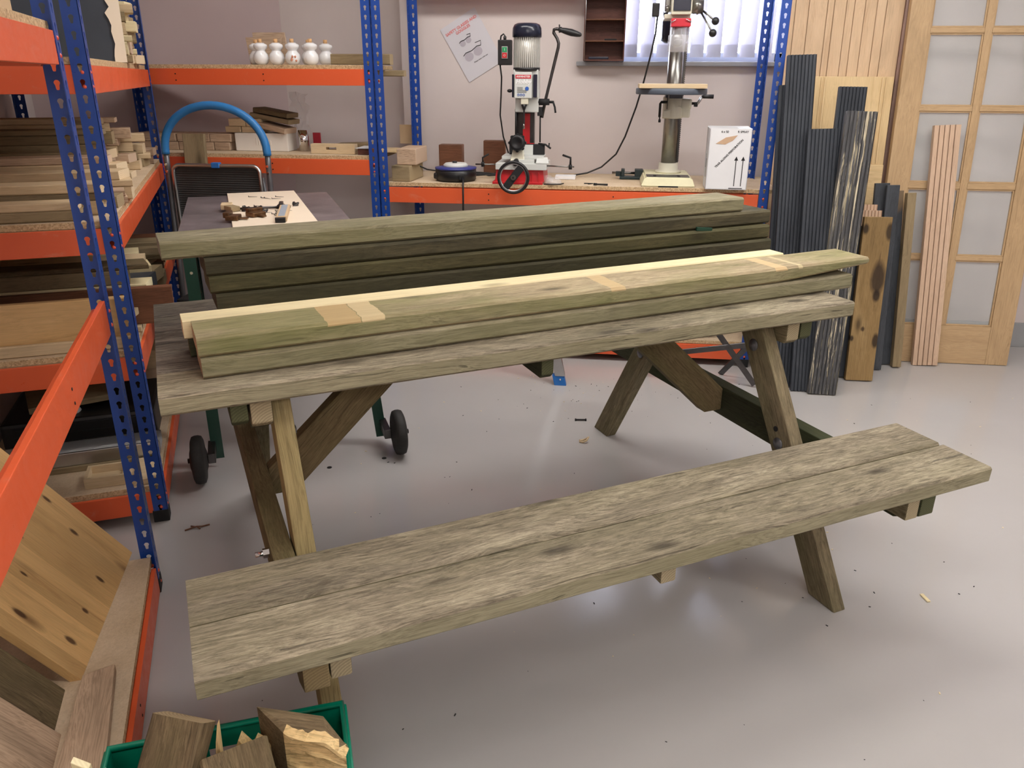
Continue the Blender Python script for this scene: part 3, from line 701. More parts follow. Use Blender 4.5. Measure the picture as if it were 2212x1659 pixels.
for c0, s0, sg in ((.795, .245, 1), (.092, .240, -1), (.795, 1.12, 1), (.092, 1.12, -1)):
    m = MB(); m.lathe([(.0, -.03), (.03, -.028), (.05, -.022), (.07, -.021), (.082, -.016), (.0855, -.006), (.0855, .006), (.082, .016), (.07, .021), (.05, .022), (.03, .028), (0, .03)], 32, (c0, s0, .0865), 'X')
    wv = m.build('wheel', M_RUB, tr)
    m = MB(); m.cyl((c0-sg*.055, s0+.0, .0865), (c0+sg*.036, s0, .0865), .009, seg=12); m.box(min(c0-sg*.055, c0-sg*.03), max(c0-sg*.055, c0-sg*.03), s0-.01, s0+.11, .07, .105, .002); m.build('axle', M_DSTEEL, wv)
# laminate board with small ironmongery
P4 = [(-1.608, 3.199), (-1.366, 3.330), (-.985, 2.588), (-1.225, 2.446)]
m = MB(); m.prism([(x, y, .8605) for x, y in P4], (0, 0, .006), .001); bo = tag(m.build('laminate_board', M_BOARDW), 'cream laminate board holding screws and clips on the dark wheeled table', 'board')
ZQ = .8675
def small(name, label, cat, mb, mat, loc, rz=0, group=None, rx=0):
    o = mb.build(name, mat, None, (loc[0], loc[1], loc[2] if len(loc) > 2 else ZQ), (rx, 0, rz)); return tag(o, label, cat, group)
def screw_mb(L=.03):
    m = MB(); m.cyl((0, 0, .0018), (L, 0, .0012), .0014, .0006, 8); m.cyl((-.001, 0, .0035), (.0008, 0, .0035), .0034, .0018, 10); return m
sc0 = None
for x, y, a in ((-1.466, 3.098, .2), (-1.405, 3.082, -.3), (-1.388, 3.075, -.4), (-1.352, 3.063, .3), (-1.359, 3.118, 0), (-1.34, 2.87, .1)):
    if sc0 is None: sc0 = small('loose_screw', 'thin dark screw lying alone at the far left of the cream board', 'screw', screw_mb(.034), M_DSTEEL, (x, y), a, 'loose screws on the cream board')
    else:
        c = dup(sc0); c.location = (x, y, ZQ); c.rotation_euler = (0, 0, a)
        c['label'] = {-1.405: 'thin dark screw, left one of the crossed pair on the cream board', -1.388: 'thin dark screw, right one of the crossed pair on the cream board', -1.352: 'thin dark screw in front at the right of the far row', -1.359: 'thin dark screw furthest back on the cream board', -1.34: 'single thin screw lying before the dark rod on the cream board'}[x]
sc1 = None
for i in range(15):
    x, y, a = -1.215+R.uniform(-.055, .055), 2.72+R.uniform(-.06, .06), R.uniform(-.6, .6)
    if sc1 is None: sc1 = small('bright_screw', 'bright screw in the heap in the middle of the cream board', 'screw', screw_mb(.026), M_STEEL, (x, y), a, 'bright screws heaped on the cream board')
    else: c = dup(sc1); c.location = (x, y, ZQ+R.uniform(0, .004)); c.rotation_euler = (0, 0, a)
def clip_mb(s=1.0):
    m = MB(); m.lathe([(0, 0), (.019*s, 0), (.017*s, .004*s), (.008*s, .012*s), (.004*s, .024*s), (0, .026*s)], 14); m.box(-.006*s, .006*s, -.02*s, .02*s, 0, .006*s, .001); return m
cl0 = None
for x, y, s_, lab in ((-1.325, 2.765, 1, 'leftmost of the dark conical fittings on the cream board'), (-1.285, 2.775, 1, 'dark conical fitting second from the left on the cream board'), (-1.222, 2.845, 1.1, 'largest dark conical fitting at the right end of the rod'), (-1.195, 2.915, .8, 'dark fitting behind the spirit level end on the cream board'), (-1.245, 2.745, .7, 'small black clip in front of the dark rod')):
    small('conical_fitting', lab, 'fitting', clip_mb(s_), M_DSTEEL, (x, y), R.uniform(0, 3), None, .9)
m = MB(); m.cyl((-.11, 0, .006), (.09, .02, .006), .0045, seg=10); m.box(.05, .065, -.012, .03, 0, .026, .002); small('metal_rod', 'dark rod with a collar lying across the cream board', 'rod', m, M_DSTEEL, (-1.265, 2.80), .35)
m = MB(); m.box(-.018, .018, -.14, .14, .002, .018, .002); m.box(-.011, .011, -.125, .125, .0175, .0195, .001, mi=1); m.box(-.02, .014, -.155, -.138, 0, .016, .002, mi=2)
small('tool_bit_case', 'slim case with clear blue grey lid on the right of the cream board', 'case', m, [M_KRAFT, plain('blue_grey_lid', (170, 184, 200), .2), M_BLACK], (-1.15, 2.69), .34)
for x, y, rz, mt, nm, lab in ((-1.285, 2.58, .2, M_COPPER, 'bronze_bracket', 'crumpled bronze bracket at the near left corner of the cream board'), (-1.24, 2.66, -.5, M_COPPER, 'bent_strip', 'bent bronze strip beside the bracket on the cream board')):
    m = MB(); m.box(-.022, .022, -.028, .028, 0, .016, .004); m.box(-.03, -.01, -.02, .04, .008, .026, .003); m.box(.0, .05, -.008, .008, .002, .007, .001); small(nm, lab, 'bracket', m, mt, (x, y), rz)
m = MB(); m.box(-.02, .02, -.03, .03, 0, .02, .003); small('wood_peg', 'small buff wooden peg on the left edge of the cream board', 'block', m, W_PINE, (-1.415, 2.80), .4)
m = MB(); m.box(-.018, .018, -.028, .028, 0, .018, .003); small('wood_peg', 'small greenish peg second from the left edge of the cream board', 'block', m, W_PINEG, (-1.375, 2.76), .9)
# ================================================================== step ladder with blue loop handle
YL = 3.44
def sc_(v): return v*YL/3.35      # widths measured one step nearer
ladder = empty('folding_steps', 'folding steps with a blue foam loop handle and black ribbed platform, behind the wheeled table', 'step ladder', (-1.757, YL, 0))
hw = .239; zt, zb = 1.232, 1.0
arc = [(-hw+.0, 0, zb)]
for k in range(0, 25):
    t = math.pi-math.pi*k/24; arc.append((hw*math.cos(t)*1.0+ (.0), 0, zb+.012+(zt-.035-zb)*abs(math.sin(t))**.95))
arc.append((hw, 0, zb))
m = MB(); m.tube(arc, .0175, 14); m.build('loop_grip', M_TBLUE, ladder)
for s_ in (-1, 1):
    m = MB(); m.tube([(s_*hw, 0, zb+.012), (s_*hw, 0, .95), (s_*(hw+.004), -.02, .5), (s_*(hw+.01), -.05, .02)], .0125, 12)
    rail = m.build('front_rail', M_GREYM, ladder)
    m = MB(); m.cyl((s_*hw, -.0125, .955), (s_*hw, -.016, .955), .006, seg=10); m.cyl((s_*hw, -.0125, .925), (s_*hw, -.016, .925), .006, seg=10); m.build('rivet', M_CHROME, rail)
    m = MB(); m.tube([(s_*(hw-.045), .03, .90), (s_*(hw-.045), .06, .45), (s_*(hw-.045), .10, .02)], .011, 12); m.build('rear_rail', M_GREYM, ladder)
def rrect(x0, x1, z0, z1, r, y):
    pts = []
    for cx_, cz, a0 in ((x1-r, z1-r, 0), (x0+r, z1-r, 90), (x0+r, z0+r, 180), (x1-r, z0+r, 270)):
        for k in range(7): a = math.radians(a0+15*k); pts.append((cx_+r*math.cos(a), y, cz+r*math.sin(a)))
    return pts
m = MB(); m.prism(rrect(-.205, .200, .62, .952, .03, -.012), (0, .02, 0), .002); m.build('platform', M_TREAD, ladder)
m = MB(); m.tube(rrect(-.207, .203, .618, .954, .032, -.016), .009, 8, closed=True); m.build('platform_rim', M_ALU, ladder)
m = MB(); m.box(-.205, .205, -.16, -.03, .34, .37, .01); m.build('tread', M_TREAD, ladder)
m = MB(); m.box(-.018, .018, -.028, .0, .945, .968, .002); m.build('latch', M_BLUEP, ladder)
# plank leaning behind the steps
o = plank('offcut_board', W_PINEG, (-1.985, 3.60, .0), (-1.995, 3.708, 1.07), .112, .02, upv=(0, -1, 0)); tag(o, 'brown upright board leaning on the rack behind the folding steps', 'board')
# aluminium ladder leg with blue foot
la = empty('leaning_ladder', 'aluminium ladder standing behind the table with only its blue foot showing', 'ladder', (-.186, 3.385, 0))
m = MB()
dirL = Vector((-.16, .10, .62))
for k in (0,):
    m.prism([(-.025, -.010, .045), (.022, -.010, .045), (.022, .012, .045), (-.025, .012, .045)], dirL, .001)
m.build('stile', M_ALU, la)
m = MB(); m.prism([(-.027, -.014, 0), (.028, -.014, 0), (.028, .016, 0), (-.027, .016, 0)], (-.012, .007, .048), .002); m.cyl((.0, -.0155, .03), (0, -.012, .03), .004, seg=10, mi=1); m.build('foot', [M_BLUEP, M_CHROME], la)


# ================================================================== mortising machine on the bench (local: x right, y back, z up, origin on bench top)
MX, MY = -.428, 3.90
mo = empty('mortising_machine', 'white and red bench mortising machine with big front handwheel and silver motor', 'machine', (MX, MY, BZ))
def X(v): return v-MX
def Zl(v): return v-BZ
def Yl(v): return v-MY
m = MB(); m.prism([(X(-.556), Yl(3.752), 0), (X(-.318), Yl(3.752), 0), (X(-.318), Yl(4.02), 0), (X(-.556), Yl(4.02), 0)], (0, 0, .012), .003)
# tapered red body
vs = [(X(-.545), Yl(3.765)), (X(-.312), Yl(3.765)), (X(-.312), Yl(4.0)), (X(-.545), Yl(4.0))]
b = m.b; A = [b.verts.new((x, y, .012)) for x, y in vs]; B = [b.verts.new((x*.95, y*.95, .068)) for x, y in vs]
for i in range(4): b.faces.new((A[i], A[(i+1) % 4], B[(i+1) % 4], B[i]))
b.faces.new(B)
for xx in (-.52, -.47, -.37, -.34): m.box(X(xx), X(xx)+.004, Yl(3.757), Yl(3.77), .012, .055, .001)
m.build('red_base', M_RED, mo)
m = MB(); m.box(X(-.541), X(-.30), Yl(3.755), Yl(3.97), .066, .096, .003); m.build('bed', M_LGREY, mo)
m = MB(); m.box(X(-.516), X(-.318), Yl(3.79), Yl(3.93), .112, .126, .003); m.box(X(-.46), X(-.36), Yl(3.772), Yl(3.93), .096, .112, .002); m.build('cross_table', M_LGREY, mo)
m = MB(); m.prism([(X(-.35), Yl(3.754), .096), (X(-.29), Yl(3.754), .096), (X(-.30), Yl(3.80), .118), (X(-.35), Yl(3.80), .118)], (0, 0, .004), .001); m.build('saddle', M_LGREY, mo)
m = MB(); m.box(X(-.49), X(-.32), Yl(3.865), Yl(3.885), .126, .175, .004); m.box(X(-.42), X(-.375), Yl(3.86), Yl(3.866), .126, .172, .001, mi=1); m.build('fence', [M_BLACKM, M_LGREY], mo)
# clamp screw bracket and black clamp knob facing front
m = MB(); m.prism([(X(-.475), Yl(3.775), .10), (X(-.405), Yl(3.775), .10), (X(-.418), Yl(3.80), .165), (X(-.462), Yl(3.80), .165)], (0, .03, 0), .004); m.build('clamp_bracket', M_IVORY, mo)
kn = [(0, -.012), (.012, -.012), (.020, -.016), (.030, -.018), (.036, -.012), (.038, 0), (.034, .010), (.018, .014), (0, .014)]
m = MB(); m.lathe(kn, 30, (X(-.440), Yl(3.775), Zl(1.045)), 'Y')
for k in range(8):
    a = k*math.pi/4; m.cyl((X(-.44)+.036*math.cos(a), Yl(3.765), Zl(1.045)+.036*math.sin(a)), (X(-.44)+.036*math.cos(a), Yl(3.785), Zl(1.045)+.036*math.sin(a)), .007, seg=10)
m.cyl((X(-.44), Yl(3.80), Zl(1.045)), (X(-.44), Yl(3.87), Zl(1.045)), .009, seg=12); m.build('clamp_knob', M_BLACK, mo)
# big handwheel
hc = (X(-.445), Yl(3.665), Zl(.900))
m = MB(); m.tor(hc, .068, .0075, (0, 1, 0), 48)
m.tor((hc[0], hc[1], hc[2]), .0615, .0045, (0, 1, 0), 40, 1)
hw_ = m.build('handwheel', [M_BLACK, M_ALU], mo)
m = MB(); Mr = Matrix.Translation(hc) @ Matrix.Rotation(math.radians(-52), 4, 'Y'); m.box(-.064, .064, -.004, .004, -.017, .017, .003, M=Mr); m.build('spoke', M_BLACKM, hw_)
m = MB(); m.cyl((hc[0], hc[1]-.009, hc[2]), (hc[0], hc[1]+.12, hc[2]), .012, seg=18); m.cyl((hc[0], hc[1]-.0105, hc[2]), (hc[0], hc[1]-.009, hc[2]), .005, seg=6, mi=1); m.build('hub', [M_STEEL, M_INK], hw_)
m = MB(); m.cyl((X(-.445), Yl(3.74), .098), (X(-.445), Yl(3.80), .105), .014, seg=16); m.build('screw_boss', M_BLACK, mo)
# column
m = MB(); m.box(X(-.470), X(-.378), Yl(3.935), Yl(3.98), .096, .36, .003); m.box(X(-.432), X(-.398), Yl(3.928), Yl(3.936), .16, .31, .001, mi=1); m.box(X(-.40), X(-.376), Yl(3.93), Yl(3.936), .13, .175, .001, mi=1); m.build('column', [M_DSTEEL, M_RED], mo)
m = MB(); m.cyl((X(-.462), Yl(3.915), .19), (X(-.462), Yl(3.915), .33), .007, seg=14); m.cyl((X(-.462), Yl(3.915), .175), (X(-.462), Yl(3.915), .19), .0035, seg=8, mi=1); m.build('gas_strut', [M_BLACK, M_STEEL], mo)
# head casting
m = MB(); m.box(X(-.462), X(-.352), Yl(3.865), Yl(3.94), .318, .42, .005); m.box(X(-.471), X(-.354), Yl(3.85), Yl(3.95), .382, .505, .006); m.build('head', M_LGREY, mo)
m = MB(); m.box(X(-.462), X(-.381), Yl(3.826), Yl(3.85), .381, .494, .003); cov = m.build('front_cover', M_LGREY, mo)
m = MB(); m.box(X(-.376), X(-.358), Yl(3.835), Yl(3.86), .384, .484, .003); m.build('side_vent', M_NAVY, mo)
m = MB(); m.box(X(-.4745), X(-.466), Yl(3.835), Yl(3.86), .384, .484, .002); m.build('side_vent', M_NAVY, mo)
fy = Yl(3.8255)
m = MB(); m.box(X(-.457), X(-.385), fy-.0006, fy+.0004, .466, .482, .0003); m.build('maker_badge', M_SIGNR, cov)
text('maker_lettering', 'AXMINSTER', .0118, M_WHITE, cov, Mfacing((X(-.421), fy-.0009, .474)), bold=.0002)
text('model_lettering', 'Hobby', .026, M_WHITE, cov, Mfacing((X(-.421), fy-.0006, .452)), shear=.25, bold=.0008)
m = MB()
for k in range(6): m.box(X(-.449), X(-.449)+(.026 if k < 3 else .044), fy-.0006, fy, .4275-k*.0045, .4295-k*.0045)
m.build('instruction_print', M_INKG, cov)
m = MB(); m.cyl((X(-.4035), fy-.0008, .4225), (X(-.4035), fy, .4225), .0075, seg=20); m.tor((X(-.4035), fy-.0006, .4225), .0085, .0006, (0, 1, 0), 20)
for k in range(3): m.tor((X(-.443)+k*.0125, fy-.0006, .3955), .0044, .0011, (0, 1, 0), 16)
m.build('safety_symbols', plain('symbol_blue', (50, 96, 180), .5), cov)
m = MB(); m.cyl((X(-.47), Yl(3.87), .412), (X(-.485), Yl(3.87), .412), .004, seg=8); m.sphere((X(-.489), Yl(3.87), .412), .009, 12, sc=(1.4, 1, .9)); m.build('side_knob', M_BLACK, mo)
m = MB(); m.box(X(-.432), X(-.398), Yl(3.83), Yl(3.87), .354, .382, .003); m.build('chuck_housing', M_IVORY, mo)
m = MB(); m.cyl((X(-.418), Yl(3.845), .354), (X(-.418), Yl(3.845), .33), .014, .006, 16); m.box(X(-.422), X(-.414), Yl(3.841), Yl(3.849), .265, .335, .0008); m.cyl((X(-.419), Yl(3.845), .245), (X(-.419), Yl(3.845), .27), .006, .004, 12, mi=1); m.build('mortise_chisel', [M_BLACK, M_STEEL], mo)
# motor
mc = (X(-.412), Yl(3.885))
m = MB(); rr0 = .0605
ns = 40
prof = []
m.cyl((mc[0], mc[1], .512), (mc[0], mc[1], .645), rr0-.0055, seg=40)
for k in range(ns):
    a = 2*math.pi*k/ns; Mr = Matrix.Translation((mc[0], mc[1], 0)) @ Matrix.Rotation(a, 4, 'Z'); m.box(rr0-.007, rr0+.001, -.0015, .0015, .512, .645, 0, M=Mr)
m.build('motor', plain('cast_silver', (214, 212, 206), .35, .35), mo)
m = MB(); m.lathe([(0, .70), (.045, .70), (.058, .694), (.0655, .680), (.067, .66), (.067, .642), (.062, .640), (0, .640)], 40, (mc[0], mc[1], 0)); m.build('motor_cap', M_NAVY, mo)
m = MB(); m.lathe([(0, .500), (.0615, .500), (.0625, .513), (0, .514)], 36, (mc[0], mc[1], 0)); m.build('motor_flange', M_BLACK, mo)
# switch box
m = MB(); m.box(X(-.541), X(-.479), Yl(3.84), Yl(3.89), Zl(1.381), Zl(1.488), .004); sw = m.build('switch_box', M_BLACK, mo)
sy = Yl(3.84)
m = MB(); m.box(X(-.523), X(-.495), sy-.004, sy, Zl(1.408), Zl(1.460), .0015); m.build('switch_frame', M_ALU, sw)
m = MB(); m.box(X(-.520), X(-.498), sy-.007, sy-.003, Zl(1.4355), Zl(1.457), .0015); g_ = m.build('on_button', M_GRN, sw)
text('on_mark', 'I', .014, M_WHITE, g_, Mfacing((X(-.509), sy-.0073, Zl(1.446))))
m = MB(); m.box(X(-.520), X(-.498), sy-.007, sy-.003, Zl(1.411), Zl(1.433), .0015); g_ = m.build('off_button', M_RED, sw)
text('off_mark', 'O', .013, M_WHITE, g_, Mfacing((X(-.509), sy-.0073, Zl(1.422))))
m = MB(); m.tube([(X(-.512), Yl(3.87), Zl(1.488)), (X(-.512), Yl(3.87), Zl(1.505)), (X(-.518), Yl(3.87), Zl(1.513)), (X(-.530), Yl(3.872), Zl(1.505)), (X(-.533), Yl(3.875), Zl(1.488))], .0035, 8); m.cyl((X(-.512), Yl(3.87), Zl(1.486)), (X(-.512), Yl(3.87), Zl(1.503)), .007, seg=12)
m.tube([(X(-.536), Yl(3.88), Zl(1.384)), (X(-.530), Yl(3.89), Zl(1.33)), (X(-.534), Yl(3.9), Zl(1.25)), (X(-.541), Yl(3.92), Zl(1.16)), (X(-.530), Yl(3.95), Zl(1.06)), (X(-.505), Yl(3.98), Zl(.97)), (X(-.50), Yl(4.03), Zl(.90)), (X(-.55), Yl(4.10), Zl(.863))], .0036, 8); m.build('power_cord', M_BLACK, sw)
# long lever
m = MB(); m.tube([(X(-.337), Yl(3.88), Zl(1.152)), (X(-.320), Yl(3.88), Zl(1.236)), (X(-.286), Yl(3.88), Zl(1.38)), (X(-.268), Yl(3.88), Zl(1.455)), (X(-.266), Yl(3.88), Zl(1.474)), (X(-.274), Yl(3.88), Zl(1.495)), (X(-.290), Yl(3.88), Zl(1.518)), (X(-.289), Yl(3.88), Zl(1.531)), (X(-.276), Yl(3.88), Zl(1.534)), (X(-.262), Yl(3.88), Zl(1.531))], .0072, 12)
lv = m.build('lever', M_DSTEEL, mo)
m = MB(); gx0, gz0, gx1, gz1 = X(-.266), Zl(1.532), X(-.163), Zl(1.508)
pts = [(gx0+(gx1-gx0)*f, Yl(3.88), gz0+(gz1-gz0)*f) for f in (0, .06, .12, .3, .55, .8, .95, 1)]
m.tube(pts, .01, 14, radii=[.009, .013, .0105, .0135, .0155, .0125, .009, .004]); m.box(gx0-.001, gx0+.004, Yl(3.87), Yl(3.89), gz0-.014, gz0+.02, .001); m.build('lever_grip', M_BLACK, lv)
m = MB(); m.cyl((X(-.356), Yl(3.88), Zl(1.222)), (X(-.303), Yl(3.88), Zl(1.222)), .0145, seg=18); m.cyl((X(-.303), Yl(3.88), Zl(1.222)), (X(-.282), Yl(3.875), Zl(1.222)), .006, seg=10); m.tube([(X(-.286), Yl(3.872), Zl(1.226)), (X(-.276), Yl(3.868), Zl(1.20)), (X(-.272), Yl(3.865), Zl(1.175))], .0045, 8); m.build('lever_hub', M_BLACKM, mo)
m = MB(); m.tube([(X(-.345), Yl(3.88), Zl(1.195)), (X(-.344), Yl(3.88), Zl(1.04))], .0036, 8); m.box(X(-.358), X(-.334), Yl(3.87), Yl(3.89), Zl(1.16), Zl(1.20), .003); m.tube([(X(-.35), Yl(3.87), Zl(1.035)), (X(-.315), Yl(3.86), Zl(1.032)), (X(-.290), Yl(3.855), Zl(1.015))], .0045, 8); m.cyl((X(-.30), Yl(3.86), Zl(1.02)), (X(-.298), Yl(3.86), Zl(1.04)), .003, seg=8); m.build('depth_stop', M_BLACKM, mo)
# side rods with lever clamps
m = MB(); m.cyl((X(-.541), Yl(3.77), Zl(.946)), (X(-.638), Yl(3.77), Zl(.946)), .0035, seg=10); m.cyl((X(-.30), Yl(3.77), Zl(.944)), (X(-.172), Yl(3.77), Zl(.941)), .0035, seg=10)
m.cyl((X(-.603), Yl(3.77), Zl(.935)), (X(-.603), Yl(3.77), Zl(.957)), .008, seg=12, mi=1); m.tube([(X(-.603), Yl(3.77), Zl(.957)), (X(-.604), Yl(3.77), Zl(.976)), (X(-.575), Yl(3.77), Zl(.993))], .004, 8, 1)
m.cyl((X(-.190), Yl(3.77), Zl(.930)), (X(-.190), Yl(3.77), Zl(.951)), .008, seg=12, mi=1); m.tube([(X(-.190), Yl(3.77), Zl(.951)), (X(-.190), Yl(3.77), Zl(.982)), (X(-.228), Yl(3.77), Zl(.994))], .005, 8, 1); m.build('stop_rod', [M_STEEL, M_BLACKM], mo)
# ================================================================== pillar drill
DX, DY = .275, 4.0
dr = empty('pillar_drill', 'cream bench pillar drill with steel column standing in front of the window', 'drill', (DX, DY, BZ))
def X(v): return v-DX
def Yl(v): return v-DY
m = MB(); b = m.b
def frus(m, r0, r1, z0, z1, mi=0):
    b = m.b; A = [b.verts.new((x, y, z0)) for x, y in r0]; B = [b.verts.new((x, y, z1)) for x, y in r1]
    fs = [b.faces.new((A[i], A[(i+1) % 4], B[(i+1) % 4], B[i])) for i in range(4)]+[b.faces.new(A[::-1]), b.faces.new(B)]
    es = list({e for f in fs for e in f.edges}); r = bmesh.ops.bevel(b, geom=es, offset=.006, segments=2, affect='EDGES', clamp_overlap=True)
    for f in r['faces']: f.material_index = mi
def rct(x0, x1, y0, y1): return [(x0, y0), (x1, y0), (x1, y1), (x0, y1)]
frus(m, rct(X(.140), X(.388), Yl(3.757), Yl(4.13)), rct(X(.157), X(.372), Yl(3.775), Yl(4.12)), 0, .042)
m.box(X(.22), X(.31), Yl(3.754), Yl(3.76), 0, .006, mi=1)
m.build('base', [M_IVORY2, M_INK], dr)
m = MB(); m.box(X(.165), X(.362), Yl(3.79), Yl(3.88), .041, .045, .001); m.box(X(.197), X(.210), Yl(3.79), Yl(3.85), .0445, .0458, mi=1); m.box(X(.307), X(.320), Yl(3.79), Yl(3.85), .0445, .0458, mi=1); m.build('base_plate', [M_DSTEEL, M_INK], dr)
m = MB(); m.lathe([(0, .042), (.062, .042), (.062, .052), (.047, .056), (.046, .088), (0, .088)], 32, (0, 0, 0)); m.build('column_flange', M_IVORY, dr)
m = MB(); m.cyl((0, 0, .085), (0, 0, .70), .0365, seg=40); m.build('column', M_STEEL, dr)
m = MB(); m.box(.036, .044, -.006, .006, .09, .62)
for k in range(58): m.box(.044, .0465, -.006, .006, .095+k*.009, .0995+k*.009)
m.build('rack_strip', M_DSTEEL, dr)
m = MB(); m.lathe([(0, .292), (.046, .292), (.047, .30), (.047, .385), (.044, .39), (0, .39)], 32); m.prism([(-.045, -.045, .295), (.042, -.045, .295), (.042, -.045, .335), (.03, -.045, .35), (-.03, -.045, .33), (-.045, -.045, .33)], (0, .045, 0), .004); m.box(.03, .086, -.03, .03, .335, .382, .010); m.box(.03, .082, -.028, .02, .297, .34, .008)
m.box(-.0305, -.0275, -.0485, -.044, .335, .385, mi=1); m.build('table_bracket', [M_IVORY, M_INK], dr)
m = MB(); m.box(-.03, .03, -.16, -.02, .385, .402, .003); m.box(-.04, .04, -.05, .03, .385, .405, .003); m.build('table_arm', M_NAVY, dr)
m = MB(); m.lathe([(0, .402), (.157, .402), (.160, .406), (.160, .425), (.157, .428), (0, .428)], 64, (X(.254), -.14+.0, 0)); m.build('round_table', plain('grey_blue_cast_iron', (84, 92, 104), .45), dr)
m = MB(); m.box(X(.105), X(.400), -.27, -.02, .4285, .447, .002); m.build('table_board', W_PINE, dr)
m = MB(); m.cyl((.086, 0, .36), (.100, 0, .36), .006, seg=10, mi=1); m.box(.098, .115, -.012, .008, .345, .366, .003, mi=1); m.tube([(.112, -.005, .358), (.122, -.005, .372), (.130, -.005, .39)], .007, 8, 2); m.tube([(.130, -.005, .39), (.138, -.005, .391), (.185, -.005, .391)], .008, 12, 0, radii=[.006, .009, .010]); m.build('height_crank', [M_BLACK, M_BLACKM, M_ALU], dr)
m = MB(); m.tube([(-.03, -.05, .366), (-.058, -.06, .366), (-.062, -.062, .36), (-.062, -.062, .30)], .006, 8); m.tube([(-.062, -.062, .31), (-.060, -.062, .285)], .003, 8); m.box(-.066, -.055, -.067, -.057, .276, .29, .001); m.build('locking_lever', M_BLACKM, dr)
# head
m = MB(); m.box(X(.225), X(.312), Yl(3.79), Yl(4.06), .727, .96, .006); m.box(X(.198), X(.312), Yl(3.83), Yl(4.0), .714, .732, .003); m.build('head', M_IVORY, dr)
m = MB(); m.box(X(.232), X(.306), Yl(3.784), Yl(3.79), .742, .92, .002); m.build('front_label', M_NAVY, dr)
m = MB(); m.cyl((X(.312), Yl(3.88), .765), (X(.366), Yl(3.88), .765), .030, seg=28); m.cyl((X(.340), Yl(3.88), .765), (X(.346), Yl(3.88), .765), .033, seg=28); m.build('feed_hub', M_STEEL, dr)
for (kx, ky, kz), (hx_, hz_) in (((.420, 3.84, 1.562), (.362, 1.608)), ((.409, 3.80, 1.512), (.358, 1.60)), ((.40, 3.97, 1.72), (.36, 1.64))):
    m = MB(); m.cyl((X(hx_), Yl(3.87), hz_-BZ), (X(kx), Yl(ky), kz-BZ), .0042, seg=10); h_ = m.build('feed_handle', M_STEEL, dr)
    m = MB(); m.sphere((X(kx), Yl(ky), kz-BZ), .0165, 18); m.build('ball_knob', M_BLACK, h_)
m = MB()
for xx in (.205, .222): m.cyl((X(xx), Yl(3.87), .755), (X(xx)+.012, Yl(3.87), .755), .014, seg=18)
m.box(X(.20), X(.225), Yl(3.88), Yl(3.95), .745, .80, .005); m.build('belt_tension_knob', M_STEEL, dr)
m = MB(); m.lathe([(0, .625), (.045, .625), (.062, .635), (.066, .66), (.066, .80), (.06, .83), (0, .835)], 28, (X(.268), Yl(4.12), 0)); m.build('motor', M_NAVY, dr)
m = MB(); m.box(X(.148), X(.180), Yl(3.93), Yl(3.99), .728, .785, .005); m.box(X(.147), X(.1495), Yl(3.935), Yl(3.985), .728, .785, .001, mi=1); m.build('switch_box', [M_BLACK, M_ALU], dr)
m = MB(); m.box(X(.228), X(.314), Yl(3.80), Yl(3.86), .680, .714, .004); gc = m.build('chuck_collar', M_SIGNR, dr)
m = MB(); m.tube([(X(.226), Yl(3.797), .695), (X(.248), Yl(3.793), .708)], .002, 6); m.tube([(X(.316), Yl(3.797), .698), (X(.290), Yl(3.793), .709)], .002, 6); m.build('spring_clip', M_CHROME, gc)
m = MB(); m.lathe([(.044, .580), (.044, .62), (.043, .68)], 28, (X(.270), Yl(3.85), 0)); m.lathe([(.048, .580), (.048, .648)], 28, (X(.270), Yl(3.85), 0)); m.build('chuck_guard', film('clear_guard_plastic', .22, (.92, .92, .96, 1), .08), dr)
m = MB(); m.lathe([(0, .60), (.012, .60), (.024, .61), (.026, .635), (.024, .65), (.018, .653), (.018, .70), (0, .70)], 24, (X(.262), Yl(3.85), 0)); m.build('chuck', M_STEEL, dr)
m = MB(); m.tube([(X(.175), Yl(3.97), .735), (X(.172), Yl(4.0), .66), (X(.155), Yl(4.02), .56), (X(.13), Yl(4.04), .44), (X(.105), Yl(4.06), .34), (X(.06), Yl(4.09), .20), (X(.02), Yl(4.10), .115), (X(-.05), Yl(4.11), .05), (X(-.12), Yl(4.11), .02), (X(-.19), Yl(4.10), .008), (X(-.24), Yl(4.12), .006)], .0042, 8); m.build('power_cord', M_BLACK, dr)
# ================================================================== things on the workbench
def bx(name, label, cat, mat, x0, x1, y0, y1, z0, z1, bev=.002, rz=0, group=None):
    cx_, cy_, cz_ = (x0+x1)/2, (y0+y1)/2, (z0+z1)/2; m = MB(); m.box(x0-cx_, x1-cx_, y0-cy_, y1-cy_, z0-cz_, z1-cz_, bev)
    return tag(m.build(name, mat, None, (cx_, cy_, cz_), (0, 0, rz)), label, cat, group)
# white carton
ca = empty('white_carton', 'white cardboard carton with black arrows standing on the right of the workbench', 'box', (.521, 3.79, BZ+.001), math.radians(-2))
m = MB(); hx_, hy_, hz_ = .091, .075, .262; tk = .003
m.box(-hx_, hx_, -hy_, -hy_+tk, 0, hz_); m.box(-hx_, hx_, hy_-tk, hy_, 0, hz_+.005); m.box(-hx_, -hx_+tk, -hy_, hy_, 0, hz_); m.box(hx_-tk, hx_, -hy_, hy_, 0, hz_); m.box(-hx_, hx_, -hy_, hy_, 0, tk)
m.build('carton_walls', M_CARD, ca)
m = MB(); m.prism([(-hx_, -hy_, hz_), (hx_, -hy_, hz_), (hx_, -.03, hz_-.02), (-hx_+.01, -.03, hz_-.02)], (0, 0, .002)); m.prism([(hx_, -hy_, hz_), (hx_, hy_, hz_), (hx_-.05, hy_-.01, hz_-.004), (hx_-.05, -hy_+.02, hz_-.004)], (0, 0, .002)); m.build('flap', M_CARD, ca)
fy = -hy_-.0006
